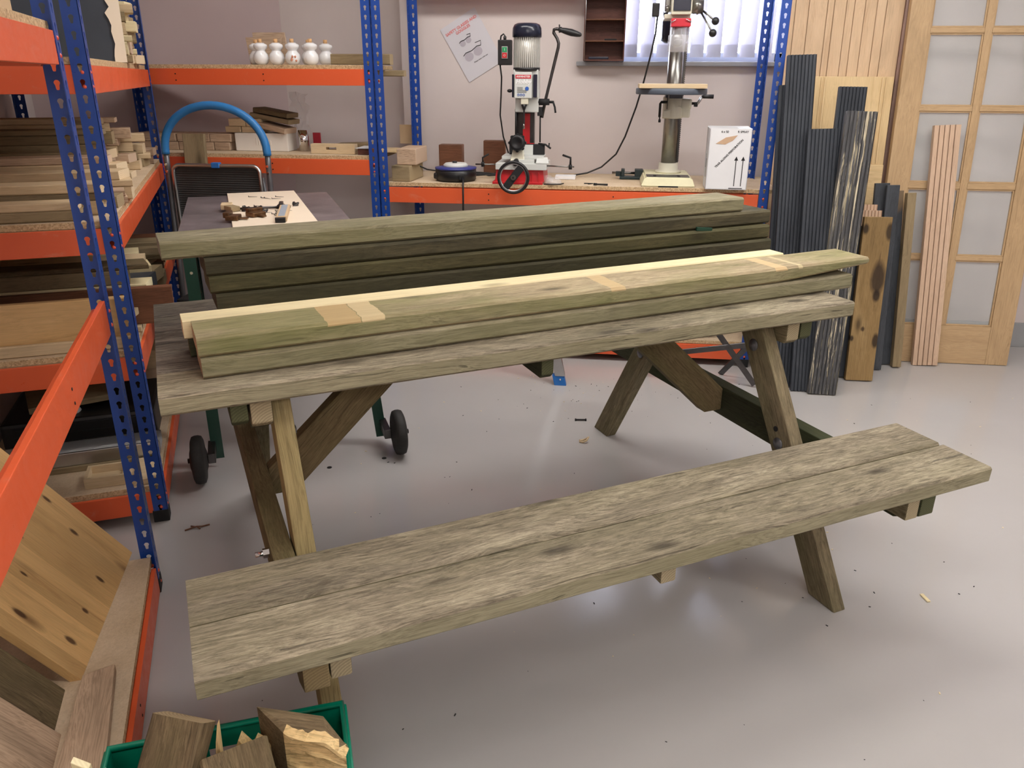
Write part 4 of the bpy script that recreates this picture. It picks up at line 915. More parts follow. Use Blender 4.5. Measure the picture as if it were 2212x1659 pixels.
text('carton_lettering', '6 x 50', .0125, M_INK, ca, Mfacing((-.026, fy, .250)), bold=.0003); text('carton_lettering', 'R SPRAY', .0125, M_INK, ca, Mfacing((.052, fy, .250)), bold=.0003)
a_ = math.radians(48)
text('carton_lettering', 'TEAR ALONG PERFORATION', .0125, M_INK, ca, Mfacing((.0, fy, .157), (math.cos(a_), 0, math.sin(a_)), (-math.sin(a_), 0, math.cos(a_))), bold=.0003)
m = MB()
for xx in (.034, .064):
    m.box(xx-.0017, xx+.0017, fy-.0004, fy+.0004, .016, .132); m.prism([(xx-.0085, fy-.0004, .128), (xx+.0085, fy-.0004, .128), (xx, fy-.0004, .146)], (0, .0008, 0))
m.box(.012, .072, fy-.0004, fy+.0004, .005, .008); m.build('printed_arrows', M_INK, ca)
m = MB(); m.prism([(-.062, fy-.0005, .199), (-.02, fy-.0005, .226), (.03, fy-.0005, .236), (.01, fy-.0005, .212), (-.005, fy-.0005, .205), (-.02, fy-.0005, .196)], (0, .001, 0)); m.build('torn_patch', M_BROWNC, ca)
m = MB(); m.box(-hx_-.0008, -hx_, -.03, -.015, .05, .13); m.box(-hx_-.0008, -hx_, .0, .012, .09, .15); m.build('side_print', M_INKG, ca)
# small dark green vice
vi = empty('drill_vice', 'small dark green machine vice beside the pillar drill base', 'vice', (.095, 4.06, BZ+.001))
m = MB(); m.box(-.052, .062, -.03, .03, 0, .014, .003); m.build('vice_base', plain('vice_green', (34, 52, 56), .4), vi)
m = MB(); m.box(.022, .062, -.03, .03, .014, .048, .003); m.box(-.045, -.028, -.028, .028, .014, .048, .003); m.box(-.072, -.045, -.01, .01, .012, .036, .003); m.build('jaw', plain('vice_dark_green', (30, 46, 50), .4), vi)
m = MB(); m.cyl((-.09, 0, .028), (.03, 0, .028), .006, seg=12); m.build('vice_screw', M_STEEL, vi)
# cable reel
re_ = empty('cable_reel', 'round black and blue cable reel on the workbench left of the mortising machine', 'cable reel', (-.752, 3.865, BZ+.001))
m = MB(); m.lathe([(0, 0), (.088, 0), (.098, .006), (.100, .03), (.098, .052), (.09, .056), (0, .056)], 40); m.box(-.1, -.06, -.06, .06, .01, .04, .01); m.build('housing', M_BLACK, re_)
m = MB(); m.lathe([(.06, .056), (.1, .054), (.101, .062), (.06, .066)], 40)
m.build('blue_rim', M_IND, re_)
m = MB(); m.lathe([(0, .06), (.058, .06), (.06, .074), (.05, .082), (0, .082)], 36); m.cyl((-.005, 0, .082), (-.005, 0, .09), .012, seg=14, mi=1); m.build('drum_cover', [M_LGREY, M_BLACK], re_)
m = MB(); m.box(.035, .06, -.104, -.09, .012, .034, .002); m.build('cord_port', M_BLACKM, re_)
m = MB(); m.tube([(.05, -.1, .022), (.060, -.135, .012), (.062, -.150, -.015), (.062, -.152, -.09), (.060, -.150, -.2), (.062, -.14, -.33), (.058, -.11, -.45), (.05, -.05, -.55)], .0045, 8); m.build('power_cord', M_BLACK, re_)
m = MB(); m.tube([(-.77+.752, .16, .03), (-.1, .17, .02), (-.17, .12, .035), (-.2, .06, .06)], .0035, 8); m.build('spare_cord', M_BLACK, re_)
c_ = MB(); pts = []
for k in range(70):
    a = k/70*math.pi*6; pts.append((.10*math.cos(a)*(1+.1*math.sin(k*.3)), .035*math.sin(a), .004+.0015*(k % 7)+.001*k/10))
c_.tube(pts, .0032, 6); o = c_.build('coiled_cord', M_BLACK, None, (-.64, 4.02, BZ+.003)); tag(o, 'black cord coiled on the workbench between the reel and the mortiser', 'cord')
bx('hardwood_block', 'reddish brown hardwood block behind the cable reel', 'block', W_TEAK, -.885, -.765, 4.10, 4.17, BZ+.001, BZ+.148, .004)
bx('hardwood_block', 'taller dark hardwood block left of the mortising machine', 'block', W_TEAK, -.660, -.548, 4.14, 4.20, BZ+.001, BZ+.168, .004, .05)
bx('timber_block', 'dark ended square timber block under the pale one at the left end of the workbench', 'block', W_PINEG, -1.040, -.950, 3.765, 3.99, BZ+.001, BZ+.074, .004, -.06)
bx('timber_block', 'pale square timber block stacked on the darker one at the left end of the workbench', 'block', W_PINK, -1.025, -.930, 3.80, 4.02, BZ+.0755, BZ+.15, .004, -.02)
bx('paper_pad', 'small white paper pad on the workbench right of the mortising machine', 'pad', M_CARD, -.275, -.175, 3.98, 4.06, BZ+.001, BZ+.016, .001)
m = MB(); m.tube([(-.02, .012, .003), (.022, .010, .003), (.0, -.010, .003)], .0026, 6); small('hex_key', 'small bent hex key lying near the front edge of the workbench', 'hex key', m, M_BLACKM, (-.105, 3.805, BZ+.001))
m = MB(); m.cyl((-.034, .006, .005), (-.018, .004, .005), .006, .005, 10); m.cyl((-.018, .004, .005), (.032, -.005, .005), .0035, .0045, 10); small('chuck_key', 'short black chuck key lying near the front edge of the workbench', 'chuck key', m, M_BLACKM, (-.045, 3.77, BZ+.001))
# goggles
go = empty('safety_goggles', 'clear folded safety goggles lying at the right foot of the mortising machine', 'goggles', (-.268, 3.79, BZ+.001), .1)
m = MB(); m.lathe([(.0, .032), (.02, .03), (.034, .018), (.04, .004), (.041, 0)], 20, (0, 0, 0), smooth=True); m.lathe([(.0, .03), (.015, .026), (.026, .012), (.028, 0)], 18, (-.028, .03, .01)); m.build('lens', M_FILM, go)
m = MB(); m.tube([(-.045, -.03, .003), (-.01, -.044, .004), (.03, -.038, .004), (.046, -.01, .004)], .003, 8); m.build('frame', M_BLACK, go)
# poster on the wall
po = empty('safety_poster', 'laminated safety glasses poster hanging askew on the wall behind the cable reel', 'poster', (-.736, YW-.004, 1.479))
ur = Vector((.1775, 0, .105)).normalized(); uu = Vector((-ur.z, 0, ur.x))
w2, h2 = .103, .144
m = MB(); m.prism([tuple(ur*a+uu*b) for a, b in ((-w2, -h2), (w2, -h2), (w2, h2), (-w2, h2))], (0, .0015, 0)); m.build('sheet', M_PAPER, po)
def pt(a, b, y=-.0008): v = ur*a+uu*b; return (v.x, y, v.z)
M_PR = plain('poster_pink_red', (214, 120, 118), .5)
text('poster_heading', 'SAFETY GLASSES AND\nGOGGLES', .0185, M_PR, po, Mfacing(pt(0, .096), ur, uu), bold=.0006)
m = MB()
for c0 in ((-.018, .032), (-.012, -.035)):
    s_ = .7 if c0[1] > 0 else 1.1
    m.tube([pt(c0[0]+x_*s_, c0[1]+y_*s_, -.0014) for x_, y_ in ((-.045, .012), (-.03, .018), (0, .013), (.03, .018), (.048, .012))], .0018, 6)
    m.tube([pt(c0[0]+x_*s_, c0[1]+y_*s_, -.0014) for x_, y_ in ((.048, .012), (.058, .03), (.03, .034))], .0014, 6)
m.build('printed_frame', M_INK, po)
m = MB()
for c0 in ((-.018, .032), (-.012, -.035)):
    s_ = .7 if c0[1] > 0 else 1.1
    for sx in (-1, 1):
        m.prism([pt(c0[0]+s_*(sx*.024+.021*math.cos(t)), c0[1]+s_*(-.004+.019*math.sin(t)), -.0010) for t in [2*math.pi*k/16 for k in range(16)]], (0, .0004, 0))
m.build('printed_lens', plain('poster_grey_lilac', (178, 172, 182), .5), po)
text('poster_footer', 'Please wear with use', .0095, M_INK, po, Mfacing(pt(.01, -.076), ur, uu))
# small wall shelf unit
su = empty('wall_shelf_unit', 'narrow reddish brown open shelf unit standing on the left end of the window sill', 'shelf unit', (-.065, 4.232, WZ0))
m = MB(); zt_ = .40
m.box(-.1, -.094, -.045, .04, .001, zt_, .001); m.box(.094, .1, -.045, .04, .001, zt_, .001); m.box(-.094, .094, .034, .04, .001, zt_, .001); m.box(-.094, .094, -.045, .034, .001, .008, .001); m.build('case', W_MAHOG, su)
for zz in (.088, .184, .285):
    m = MB(); m.box(-.0935, .0935, -.043, .034, zz, zz+.006, .001); m.build('shelf', W_TEAK, su)
m = MB(); m.cyl((-.094, -.046, .002), (-.094, -.046, zt_), .0015, seg=6); m.build('edge_strip', M_ALU, su)
m = MB(); m.box(-.03, .03, -.01, .01, 0, .008, .003); small('small_tool', 'small dark object on the middle shelf of the brown wall unit', 'tool', m, M_BLACKM, (-.035, 4.22, WZ0+.0945))
m = MB(); m.box(-.05, .05, -.01, .01, 0, .012, .003); small('small_tool', 'longer dark blue object on the bottom shelf of the brown wall unit', 'tool', m, M_NAVY, (-.09, 4.225, WZ0+.009))
# ================================================================== things on the back left rack
pot = empty('ceramic_pot', 'leftmost white gourd shaped ceramic pot, partly behind its neighbour, on the upper shelf', 'pot', (-1.735, 3.93, 1.3795), 0)
m = MB(); m.lathe([(0, 0), (.020, 0), (.031, .010), (.036, .028), (.033, .045), (.023, .058), (.0205, .064), (.030, .072), (.0325, .083), (.030, .089), (.022, .092), (.018, .096), (.0, .096)], 28); m.build('body', M_CERAM, pot)
m = MB(); m.cyl((0, 0, .095), (0, 0, .113), .009, .0095, 14); m.build('cork', M_CORK, pot)
for x, y, l_ in ((-1.682, 3.86, 'white ceramic pot in front of the tilted board, second from the left'), (-1.604, 3.86, 'white ceramic pot standing alone, third from the left on the upper shelf'), (-1.521, 3.85, 'white ceramic pot with an orange floral print'),
                 (-1.487, 3.97, 'white ceramic pot mostly hidden behind the floral one'), (-1.432, 3.85, 'white ceramic pot in front at the right end of the row'), (-1.400, 3.97, 'shaded white ceramic pot at the far right behind the front one')):
    c = dup(pot); c.location = (x, y, 1.3795); c['label'] = l_; c['group'] = 'white ceramic pots on the upper shelf'
    if 'floral' in l_ and 'hidden' not in l_:
        m = MB()
        for k in range(6):
            a = -1.25+R.uniform(-.3, .5); zz = .026+R.uniform(-.012, .012); m.sphere((.0352*math.cos(a), .0352*math.sin(a), zz), .0052, 8, sc=(1, 1, 1))
        m.build('floral_print', plain('print_orange', (206, 140, 110), .4), c)
pot['group'] = 'white ceramic pots on the upper shelf'
o = solid('tilted_board', W_PINK, [(-1.795, 3.985, 1.3805), (-1.655, 3.985, 1.3805), (-1.630, 4.0, 1.506), (-1.815, 4.0, 1.506)], (0, .014, 0), (1, 0, 0), None, .002, (0, -1, 0)); tag(o, 'pale wooden board with splayed sides behind the white pots, front one', 'board')
o = solid('tilted_board', W_PINK, [(-1.78, 4.02, 1.3805), (-1.605, 4.02, 1.3805), (-1.635, 4.05, 1.530), (-1.80, 4.05, 1.530)], (0, .014, 0), (1, 0, 0), None, .002, (0, -1, 0)); tag(o, 'pale wooden board leaning behind the front board and the white pots', 'board')
o = plank('notched_batten', W_PINEG, (-1.345, 3.90, 1.405), (-1.053, 3.885, 1.4045), .05, .047, upv=(0, 0, 1)); tag(o, 'pale grey notched batten lying at the right of the upper shelf', 'batten')
o = plank('shelf_offcut', W_PINEG, (-1.33, 3.81, 1.344), (-1.02, 3.81, 1.344), .05, .028); tag(o, 'brown batten sticking out under the right end of the upper shelf', 'batten')
o.location.z = 1.344; o.location.y = 4.0
# lower shelf of the back rack
ZM = .978
po_ = empty('polystyrene_block', 'large white polystyrene packing block on the lower shelf of the back rack', 'packing block', (-1.735, 3.955, ZM))
m = MB(); m.box(-.145, .13, -.06, .06, 0, .086, .004)
for k in range(7): m.box(-.035+k*.012, -.03+k*.012, -.062, -.059, .03, .065-.002*k, .001)
m.build('block', M_POLY, po_)
blk = [(-1.99, -1.91, ZM+.0875, .028, 'lower left pale pine block on the white polystyrene'), (-1.905, -1.80, ZM+.0875, .028, 'lower right pale pine block on the white polystyrene'),
       (-1.97, -1.885, ZM+.117, .036, 'upper left pale pine block on the white polystyrene'), (-1.88, -1.80, ZM+.117, .036, 'upper right pale pine block on the white polystyrene')]
for x0, x1, z0, h_, l_ in blk: bx('pine_block', l_, 'block', W_PINE, x0+.06, x1+.06, 3.91, 4.02, z0, z0+h_, .002, R.uniform(-.03, .03), 'pine blocks on the polystyrene')
for (p0, p1, w_, t_, mt, l_) in (((-1.75, 3.95, 1.105), (-1.60, 3.93, 1.075), .12, .026, W_PINK, 'pale decking offcut with grooved underside on the polystyrene block'),
                                ((-1.79, 3.97, 1.150), (-1.585, 3.95, 1.116), .12, .022, W_PINEG, 'grey green offcut in the middle of the little pile on the polystyrene'),
                                ((-1.77, 3.97, 1.174), (-1.59, 3.95, 1.146), .12, .022, W_LOG, 'topmost grey green offcut above the polystyrene block')):
    o = plank('timber_offcut', mt, p0, p1, w_, t_); tag(o, l_, 'offcut')
m = MB(); b = m.b
g = [[b.verts.new((-1.64+.012*i+R.uniform(-.008, .008), 4.08+R.uniform(-.03, .03), ZM+.075+.022*j+R.uniform(-.006, .006))) for j in range(10)] for i in range(8)]
for i in range(7):
    for j in range(9): b.faces.new((g[i][j], g[i+1][j], g[i+1][j+1], g[i][j+1]))
o = m.build('crinkled_film', M_FILM); tag(o, 'crinkled clear plastic bag standing up behind the polystyrene block', 'plastic bag')
m = MB(); m.lathe([(.0, 0), (.026, 0), (.026, .100), (.0, .1005)], 28); o = m.build('chrome_cylinder', M_CHROME, None, (-1.545, 3.955, ZM)); tag(o, 'shiny chrome cylinder standing right of the polystyrene block', 'cylinder')
bx('crimson_card', 'crimson card standing right of the chrome cylinder', 'card', M_REDCARD, -1.513, -1.475, 4.0, 4.012, ZM, ZM+.085, .001)
fr = empty('slotted_block', 'pale pine block with a rectangular slot at the front of the lower shelf', 'block', (-1.345, 3.83, ZM))
m = MB(); m.box(-.110, -.034, -.025, .025, 0, .046, .0015); m.box(.018, .110, -.025, .025, 0, .046, .0015); m.box(-.034, .018, -.025, .025, 0, .020, 0); m.box(-.034, .018, -.025, .025, .031, .046, 0); m.build('slotted_body', W_PINE, fr)
o = plank('flat_board', W_PINEG, (-1.40, 4.05, ZM+.022), (-1.22, 4.04, ZM+.030), .10, .02); tag(o, 'flat brown board with slanted edge behind the slotted block', 'board')
bx('dark_box', 'small dark brown box against the blue double post on the lower shelf', 'box', W_MAHOG, -1.215, -1.15, 3.79, 3.93, ZM, ZM+.028, .002)
bx('white_sheet', 'white sheet lying on the dark box beside the blue double post', 'sheet', M_CARD, -1.225, -1.152, 3.785, 3.93, ZM+.029, ZM+.031, 0)
bx('kraft_sheet', 'tan board leaning upright behind the blue double post', 'board', M_KRAFT, -1.115, -1.02, 4.21, 4.222, 1.0, 1.095, .001)
bx('plywood_sheet', 'thin tan plywood sheet jutting out past the right end of the lower shelf', 'sheet', W_PDOOR2, -1.20, -.985, 3.90, 4.07, ZM+.003, ZM+.013, .001)
# row of square battens end to end
l0 = None; k = 0
for row, (x0, x1, zz) in enumerate(((-2.08, -1.915, ZM), (-2.08, -1.905, ZM+.040))):
    pass
BT = [('lower row, leftmost', -2.40, -2.30, 0), ('lower row, second', -2.295, -2.19, 0), ('lower row, third', -2.185, -2.09, 0), ('lower row, fourth', -2.085, -2.0, 0), ('lower row, rightmost', -1.995, -1.915, 0), ('upper row, left', -2.42, -2.20, 1), ('upper row, middle', -2.19, -2.02, 1), ('upper row, right', -2.015, -1.905, 1)]
for lab, x0, x1, rw in BT:
    bx('nailed_batten', 'grey pink nail holed square batten end, %s, left of the polystyrene' % lab, 'batten', W_PINK, x0, x1, 3.90, 4.03, ZM+rw*.041, ZM+rw*.041+.0395, .003, 0)


# ================================================================== timber on the left racks
ORD = ['nearest', 'second', 'third', 'fourth', 'fifth', 'sixth', 'seventh', 'eighth', 'ninth', 'tenth', 'eleventh', 'twelfth', 'thirteenth', 'fourteenth']
LAY = ['bottom', 'second', 'third', 'fourth', 'fifth', 'sixth', 'seventh', 'eighth', 'ninth']
TONE = {id(W_PINE): 'pale', id(W_PINEG): 'grey brown', id(W_PINK): 'pinkish', id(W_CREAM): 'cream', id(W_DECKB): 'black', id(W_OAKP): 'honey coloured', id(W_TEAK): 'red brown', id(W_LOG): 'weathered', id(W_GREYB): 'slate grey'}
def lt(name, mat, c0, c1, s_, z0, w_, h_, label, group, skew=0, rough=0.0004, cat='timber length'):
    o = plank(name, mat, lw(c0, s_, z0+h_/2), lw(c1, s_+skew, z0+h_/2), w_, h_, rough=0, bev=.003, ends=(0, R.uniform(-.25, .25)))
    return tag(o, label, cat, group)
def pile(z0, rows, where, group, mats, seed):
    global R
    old = R; R = random.Random(seed)
    for ri, (s_, w_, top, ce, jit) in enumerate(rows):
        z = z0+.0004; li = 0
        while z < top-.012:
            h_ = min(R.choice([.022, .028, .034, .040, .046]), max(.016, top-z)); mt = R.choice(mats)
            c1 = ce+R.uniform(-jit, jit*.5)
            lt('timber_length', mt, -.55-R.uniform(0, .012), c1, s_, z, w_-.006, h_-.0006, '%s timber in the %s layer of the %s row, %s' % (TONE[id(mt)], LAY[min(li, 8)], ORD[ri], where), group, R.uniform(-.003, .003))
            z += h_; li += 1
    R = old
zB = LZ['B']+.0195
pile(zB, [(.075, .085, 1.005, -.085, .02), (.175, .095, 1.043, -.035, .02)], 'front of middle left shelf', 'timber stacked on the middle shelf', [W_PINE, W_PINE, W_PINEG], 3)
pile(zB, [(.29, .09, .990, -.02, .02), (.39, .09, .995, -.012, .012), (.49, .10, 1.045, -.004, .02), (.60, .10, 1.08, -.02, .05), (.71, .09, 1.06, -.02, .05), (.82, .09, 1.05, -.03, .05), (.93, .10, 1.07, -.08, .05), (1.05, .10, 1.14, -.13, .05), (1.17, .11, 1.175, -.12, .05), (1.29, .10, 1.17, -.09, .06), (1.41, .10, 1.10, -.05, .06), (1.53, .10, 1.05, -.03, .05), (1.66, .1, 1.02, -.03, .05)], 'back of middle left shelf', 'timber stacked on the middle shelf', [W_PINE, W_PINE, W_PINEG, W_PINK], 5)
zC = LZ['C']+.0195
lt('panel_board', W_OAKP, -.55, -.006, .068, zC+.0, .026, .150, 'pale brown panel standing on edge at the front of the lower middle shelf', None, cat='board')
lt('panel_board', W_TEAK, -.55, .093, .225, zC+.02, .024, .118, 'red brown board standing on edge behind the pale panel, jutting past the post', None, cat='board').location.z += .0
lt('support_batten', W_PINE, -.55, -.01, .225, zC, .06, .0195, 'pale batten flat under the red brown board', None, cat='batten')
lt('panel_batten', W_PINE, -.55, -.012, .044, zC+.0005, .016, .034, 'pale flat batten along the foot of the pale brown panel', None, cat='batten')
pile(zC, [(.125, .09, .70, -.02, .02), (.33, .10, .772, -.0, .05), (.45, .10, .755, -.01, .05), (.58, .11, .75, .0, .04), (.72, .11, .745, .0, .05), (.86, .11, .70, .0, .05), (1.0, .11, .68, .0, .05), (1.14, .11, .66, .0, .05), (1.3, .12, .67, .01, .03), (1.5, .12, .66, .0, .03)], 'lower middle left shelf', 'timber stacked on the lower middle shelf', [W_PINE, W_CREAM, W_DECKB, W_TEAK, W_PINEG, W_PINEG, W_LOG], 11)
zA = LZ['A']+.0195
o = solid('black_painted_panel', M_SBLACK, [lw(-.53, .96, zA), lw(-.028, .96, zA), lw(-.028, 1.02, zA+.45), lw(-.53, 1.02, zA+.45)], Dv*.012, Cv, None, .001, Dv*-1); tag(o, 'large slate black painted panel standing on the upper shelf of the left rack', 'panel')
pe = MB()
zz = zA; pts = []
n_ = 22
L0 = [(-.028-R.uniform(.0, .022)-(.006 if i % 3 else 0), .45*i/n_) for i in range(n_+1)]
for i in range(n_):
    a0, b0 = L0[i]; a1, b1 = L0[i+1]
    def P3(c, zq): return lw(c, .958+.06*zq/.45, zA+zq)
    pe.prism([P3(a0, b0), P3(.0, b0), P3(.0, b1), P3(a1, b1)], Dv*-.003)
o = pe.build('bare_edge', M_BOARDW); o.parent = bpy.data.objects['black_painted_panel']; o.matrix_parent_inverse = bpy.data.objects['black_painted_panel'].matrix_basis.inverted()
pile(zA, [(1.14, .10, 1.50, .0, .03), (1.26, .10, 1.56, .005, .03), (1.38, .10, 1.60, .0, .03), (1.50, .10, 1.62, .0, .03)], 'behind the black panel', 'sawn timber on the upper shelf', [W_PINE, W_CREAM, W_PINK, W_PINEG], 21)
pile(zA, [(.55, .10, 1.455, -.20, .03), (.67, .10, 1.50, -.20, .03)], 'left before the black panel', 'short timbers in front of the black panel', [W_PINE, W_PINEG], 23)
# bottom shelf of the left rack
zD = LZ['D']+.0195
m = MB(); m.box(-.06, .06, -.05, .05, 0, .01, .001); m.box(-.06, .06, -.05, -.04, .01, .035); m.box(-.06, .06, .04, .05, .01, .035); m.box(-.06, -.05, -.04, .04, .01, .035); m.box(.05, .06, -.04, .04, .01, .035)
o = m.build('shallow_tray', W_PINE, None, lw(-.17, .10, zD), (0, 0, RZL)); tag(o, 'small shallow wooden tray at the front of the bottom shelf of the left rack', 'tray')
bxl = lambda nm, lab, cat, mat, c0, c1, s0, s1, z0, z1, rz=0, bev=.002: tag(MB().box(-(c1-c0)/2, (c1-c0)/2, -(s1-s0)/2, (s1-s0)/2, 0, z1-z0, bev).build(nm, mat, None, lw((c0+c1)/2, (s0+s1)/2, z0), (0, 0, RZL+rz)), lab, cat)
bxl('flat_offcut', 'flat pale offcut board right of the wooden tray on the bottom shelf', 'offcut', W_PINE, -.09, -.02, .03, .20, zD, zD+.02)
bxl('plywood_offcut', 'pale plywood sheet lying under the aluminium channel on the bottom shelf', 'offcut', W_PINEG, -.50, -.03, .19, .30, zD, zD+.02)
m = MB(); m.box(-.25, .22, -.05, .05, 0, .004); m.box(-.25, .22, -.05, -.046, .004, .04); m.box(-.25, .22, .046, .05, .004, .04); m.box(-.17, .22, -.062, -.053, .0, .045, .002)
o = m.build('aluminium_channel', M_ALU, None, lw(-.24, .26, zD+.021), (0, 0, RZL+.02)); tag(o, 'grey aluminium channel lying across the bottom shelf of the left rack', 'channel')
m = MB(); m.box(-.24, .24, -.17, .17, 0, .11, .012)
for k in range(3): m.box(-.24+.04, .2, -.173, -.17, .025+.03*k, .032+.03*k)
o = m.build('black_case', M_BLACK, None, lw(-.28, .56, zD), (0, 0, RZL)); tag(o, 'low black plastic case on the bottom shelf of the left rack', 'case')
m = MB(); m.lathe([(0, 0), (.05, 0), (.045, .01), (.0, .016)], 20); o = m.build('white_disc', M_WHITE, None, lw(-.33, .46, zD+.1105)); tag(o, 'white disc lying on the black case', 'disc')
bxl('hardboard_frame', 'brown board lying askew on the black case', 'board', W_PINEG, -.47, -.20, .45, .74, zD+.128, zD+.150, .25)
bxl('block_pile', 'pale block at the right of the black case on the bottom shelf', 'block', W_PINK, -.14, -.02, .76, .90, zD, zD+.09, .1)
bxl('block_pile', 'second pale block stacked behind the black case', 'block', W_PINE, -.16, -.03, .92, 1.1, zD, zD+.16, -.05)
bxl('grey_tool_box', 'grey box far back on the bottom shelf of the left rack', 'box', M_GREYM, -.46, -.06, 1.15, 1.5, zD, zD+.22, 0, .006)
# ---------------------------------------------------------------- nearest rack contents
zK = .0804+.0195
p0 = lw(-.064, -.33, zK); p1 = lw(-.118, -.83, zK); up_ = (Cv*-.19+Vector((0, 0, .279))).normalized()
nrm = (p1-p0).cross(up_).normalized()
if nrm.dot(Cv) < 0: nrm = -nrm
o = solid('pine_sheet', W_PSHEET, [p0, p1, p1+up_*.52, p0+up_*.52], nrm*-.02, up_, None, .001, nrm); tag(o, 'large knotty honey coloured pine panel leaning on the bottom shelf of the nearest rack', 'panel')
o = solid('timber_board', W_PINK, [lw(-.110, -.845, zK+.002), lw(-.048, -.830, zK+.002), lw(-.03, -1.16, zK+.002), lw(-.12, -1.17, zK+.002)], (0, 0, .022), Dv, None, .002); tag(o, 'pale sawn board lying at the front of the nearest bottom shelf', 'board')
def kb(name, mat, pc, sz, rz, tilt, lab, cat='block'):
    m = MB(); m.box(-sz[0]/2, sz[0]/2, -sz[1]/2, sz[1]/2, -sz[2]/2, sz[2]/2, .004); o = m.build(name, mat); o.matrix_basis = Matrix.Translation(pc) @ Matrix.Rotation(rz, 4, 'Z') @ Matrix.Rotation(tilt, 4, 'Y'); return tag(o, lab, cat)
def slab(nm, mat, s0, s1, u0, u1, off, th, lab):
    q = lw(-.118, -.83, zK)-nrm*off; sv = (lw(-.118, -1.83, 0)-lw(-.118, -.83, 0))
    f = lambda ss_, uu_: q+sv*(-.83-ss_)+up_*uu_
    o = solid(nm, mat, [f(s0, u0), f(s1, u0), f(s1, u1), f(s0, u1)], nrm*-th, up_, None, .004, nrm); return tag(o, lab, 'block')
slab('timber_block', W_LOG, -.852, -.975, .0, .46, .024, .07, 'dark weathered plank with drilled holes leaning below the big pine sheet')
slab('timber_block', W_PINK, -.985, -1.16, .0, .42, .012, .06, 'brown pink board leaning at the bottom left corner of the photo')
bxl('small_carton', 'tan offcut on the top shelf of the nearest rack', 'offcut', M_KRAFT, -.14, -.055, -.62, -.47, 1.4359, 1.475)
bxl('splintered_offcut', 'splintered pale offcut on the tan one at the top left', 'offcut', W_PINE, -.15, -.045, -.60, -.50, 1.4762, 1.50, .1)
# ================================================================== green crate of broken timber
CO = Vector((-.77, .885, 0)); cu_ = Vector((.921, .390, 0)); cv_ = Vector((.390, -.921, 0)); CL, CD, CHt = .375, .29, .30
crz = math.atan2(cu_.y, cu_.x)
cr = empty('green_crate', 'green plastic crate of broken timber under the near end of the bench seat', 'crate', CO, crz)
m = MB(); tk = .004
def wallq(m, x0, x1, y0, y1, z0, z1): m.box(x0, x1, y0, y1, z0, z1, .001)
# local: x along the back rim, y negative towards the camera
hx0, hx1, hz0, hz1 = CL*.40, CL*.66, .235, .262
for yy in (-tk, -CD):
    for (a, b_, c, d) in ((0, hx0, 0, CHt), (hx1, CL, 0, CHt), (hx0, hx1, 0, hz0), (hx0, hx1, hz1, CHt)): m.box(a, b_, yy, yy+tk, c, d)
m.box(0, tk, -CD, 0, 0, CHt); m.box(CL-tk, CL, -CD, 0, 0, CHt); m.box(0, CL, -CD, 0, 0, tk)
m.build('crate_shell', M_CRATE, cr)
m = MB(); m.tube([(.0, 0, CHt), (CL, 0, CHt), (CL, -CD, CHt), (0, -CD, CHt)], .007, 8, closed=True)
for q in (-.0,):
    m.box(-.004, CL+.004, -.003, .008, CHt-.028, CHt, .003); m.box(-.008, .002, -CD, 0, CHt-.028, CHt, .003); m.box(CL-.002, CL+.008, -CD, 0, CHt-.028, CHt, .003)
m.build('crate_rim', M_CRATE, cr)
def cw(x, y, z): return CO+cu_*x-cv_*y*1.0*-1*-1+Vector((0, 0, z)) if False else CO+cu_*x+cv_*(-y)+Vector((0, 0, z))
o = plank('broken_post', W_LOG, (-.634, .692, .20), (-.612, .866, .408), .086, .046, upv=(-.03, -.75, .7), rough=.0015, bev=.004); tag(o, 'tall weathered post offcut with a long crack sticking up at the left of the crate', 'offcut')
# big broken beam end
BL_, FL_, FR_, BR_ = Vector((-.522, .921, 0)), Vector((-.462, .880, 0)), Vector((-.358, .866, 0)), Vector((-.411, .918, 0))
bc_ = Vector((-.44, .89, .335)); m = MB(); b = m.b
def V_(p, z): return b.verts.new(p+Vector((0, 0, z))-bc_)
bl0, bl1, br0, br1 = V_(BL_, .285), V_(BL_, .387), V_(BR_, .285), V_(BR_, .384)
N_ = 18; g = []
out = (FR_-FL_).cross(Vector((0, 0, 1))).normalized()
for i in range(N_+1):
    row = []; f = i/N_
    for j in range(N_+1):
        h = j/N_; p = FL_.lerp(FR_, f); z = .285+.102*h-(.02*max(0, f-.7)/.3*h)
        inn = 0 < i < N_ and 0 < j
        dx = (.009*noise.noise(Vector((f*1.6, h*7, 3)))+.0045*noise.noise(Vector((f*3, h*26, 9)))+.001*noise.noise(Vector((f*16, h*50, 5)))) if inn or j == N_ else 0
        if j == N_: dx -= .012+.012*noise.noise(Vector((f*14, 2, 1)))
        row.append(V_(p+out*dx, z))
    g.append(row)
for i in range(N_):
    for j in range(N_): b.faces.new((g[i][j], g[i+1][j], g[i+1][j+1], g[i][j+1])).material_index = 1
    
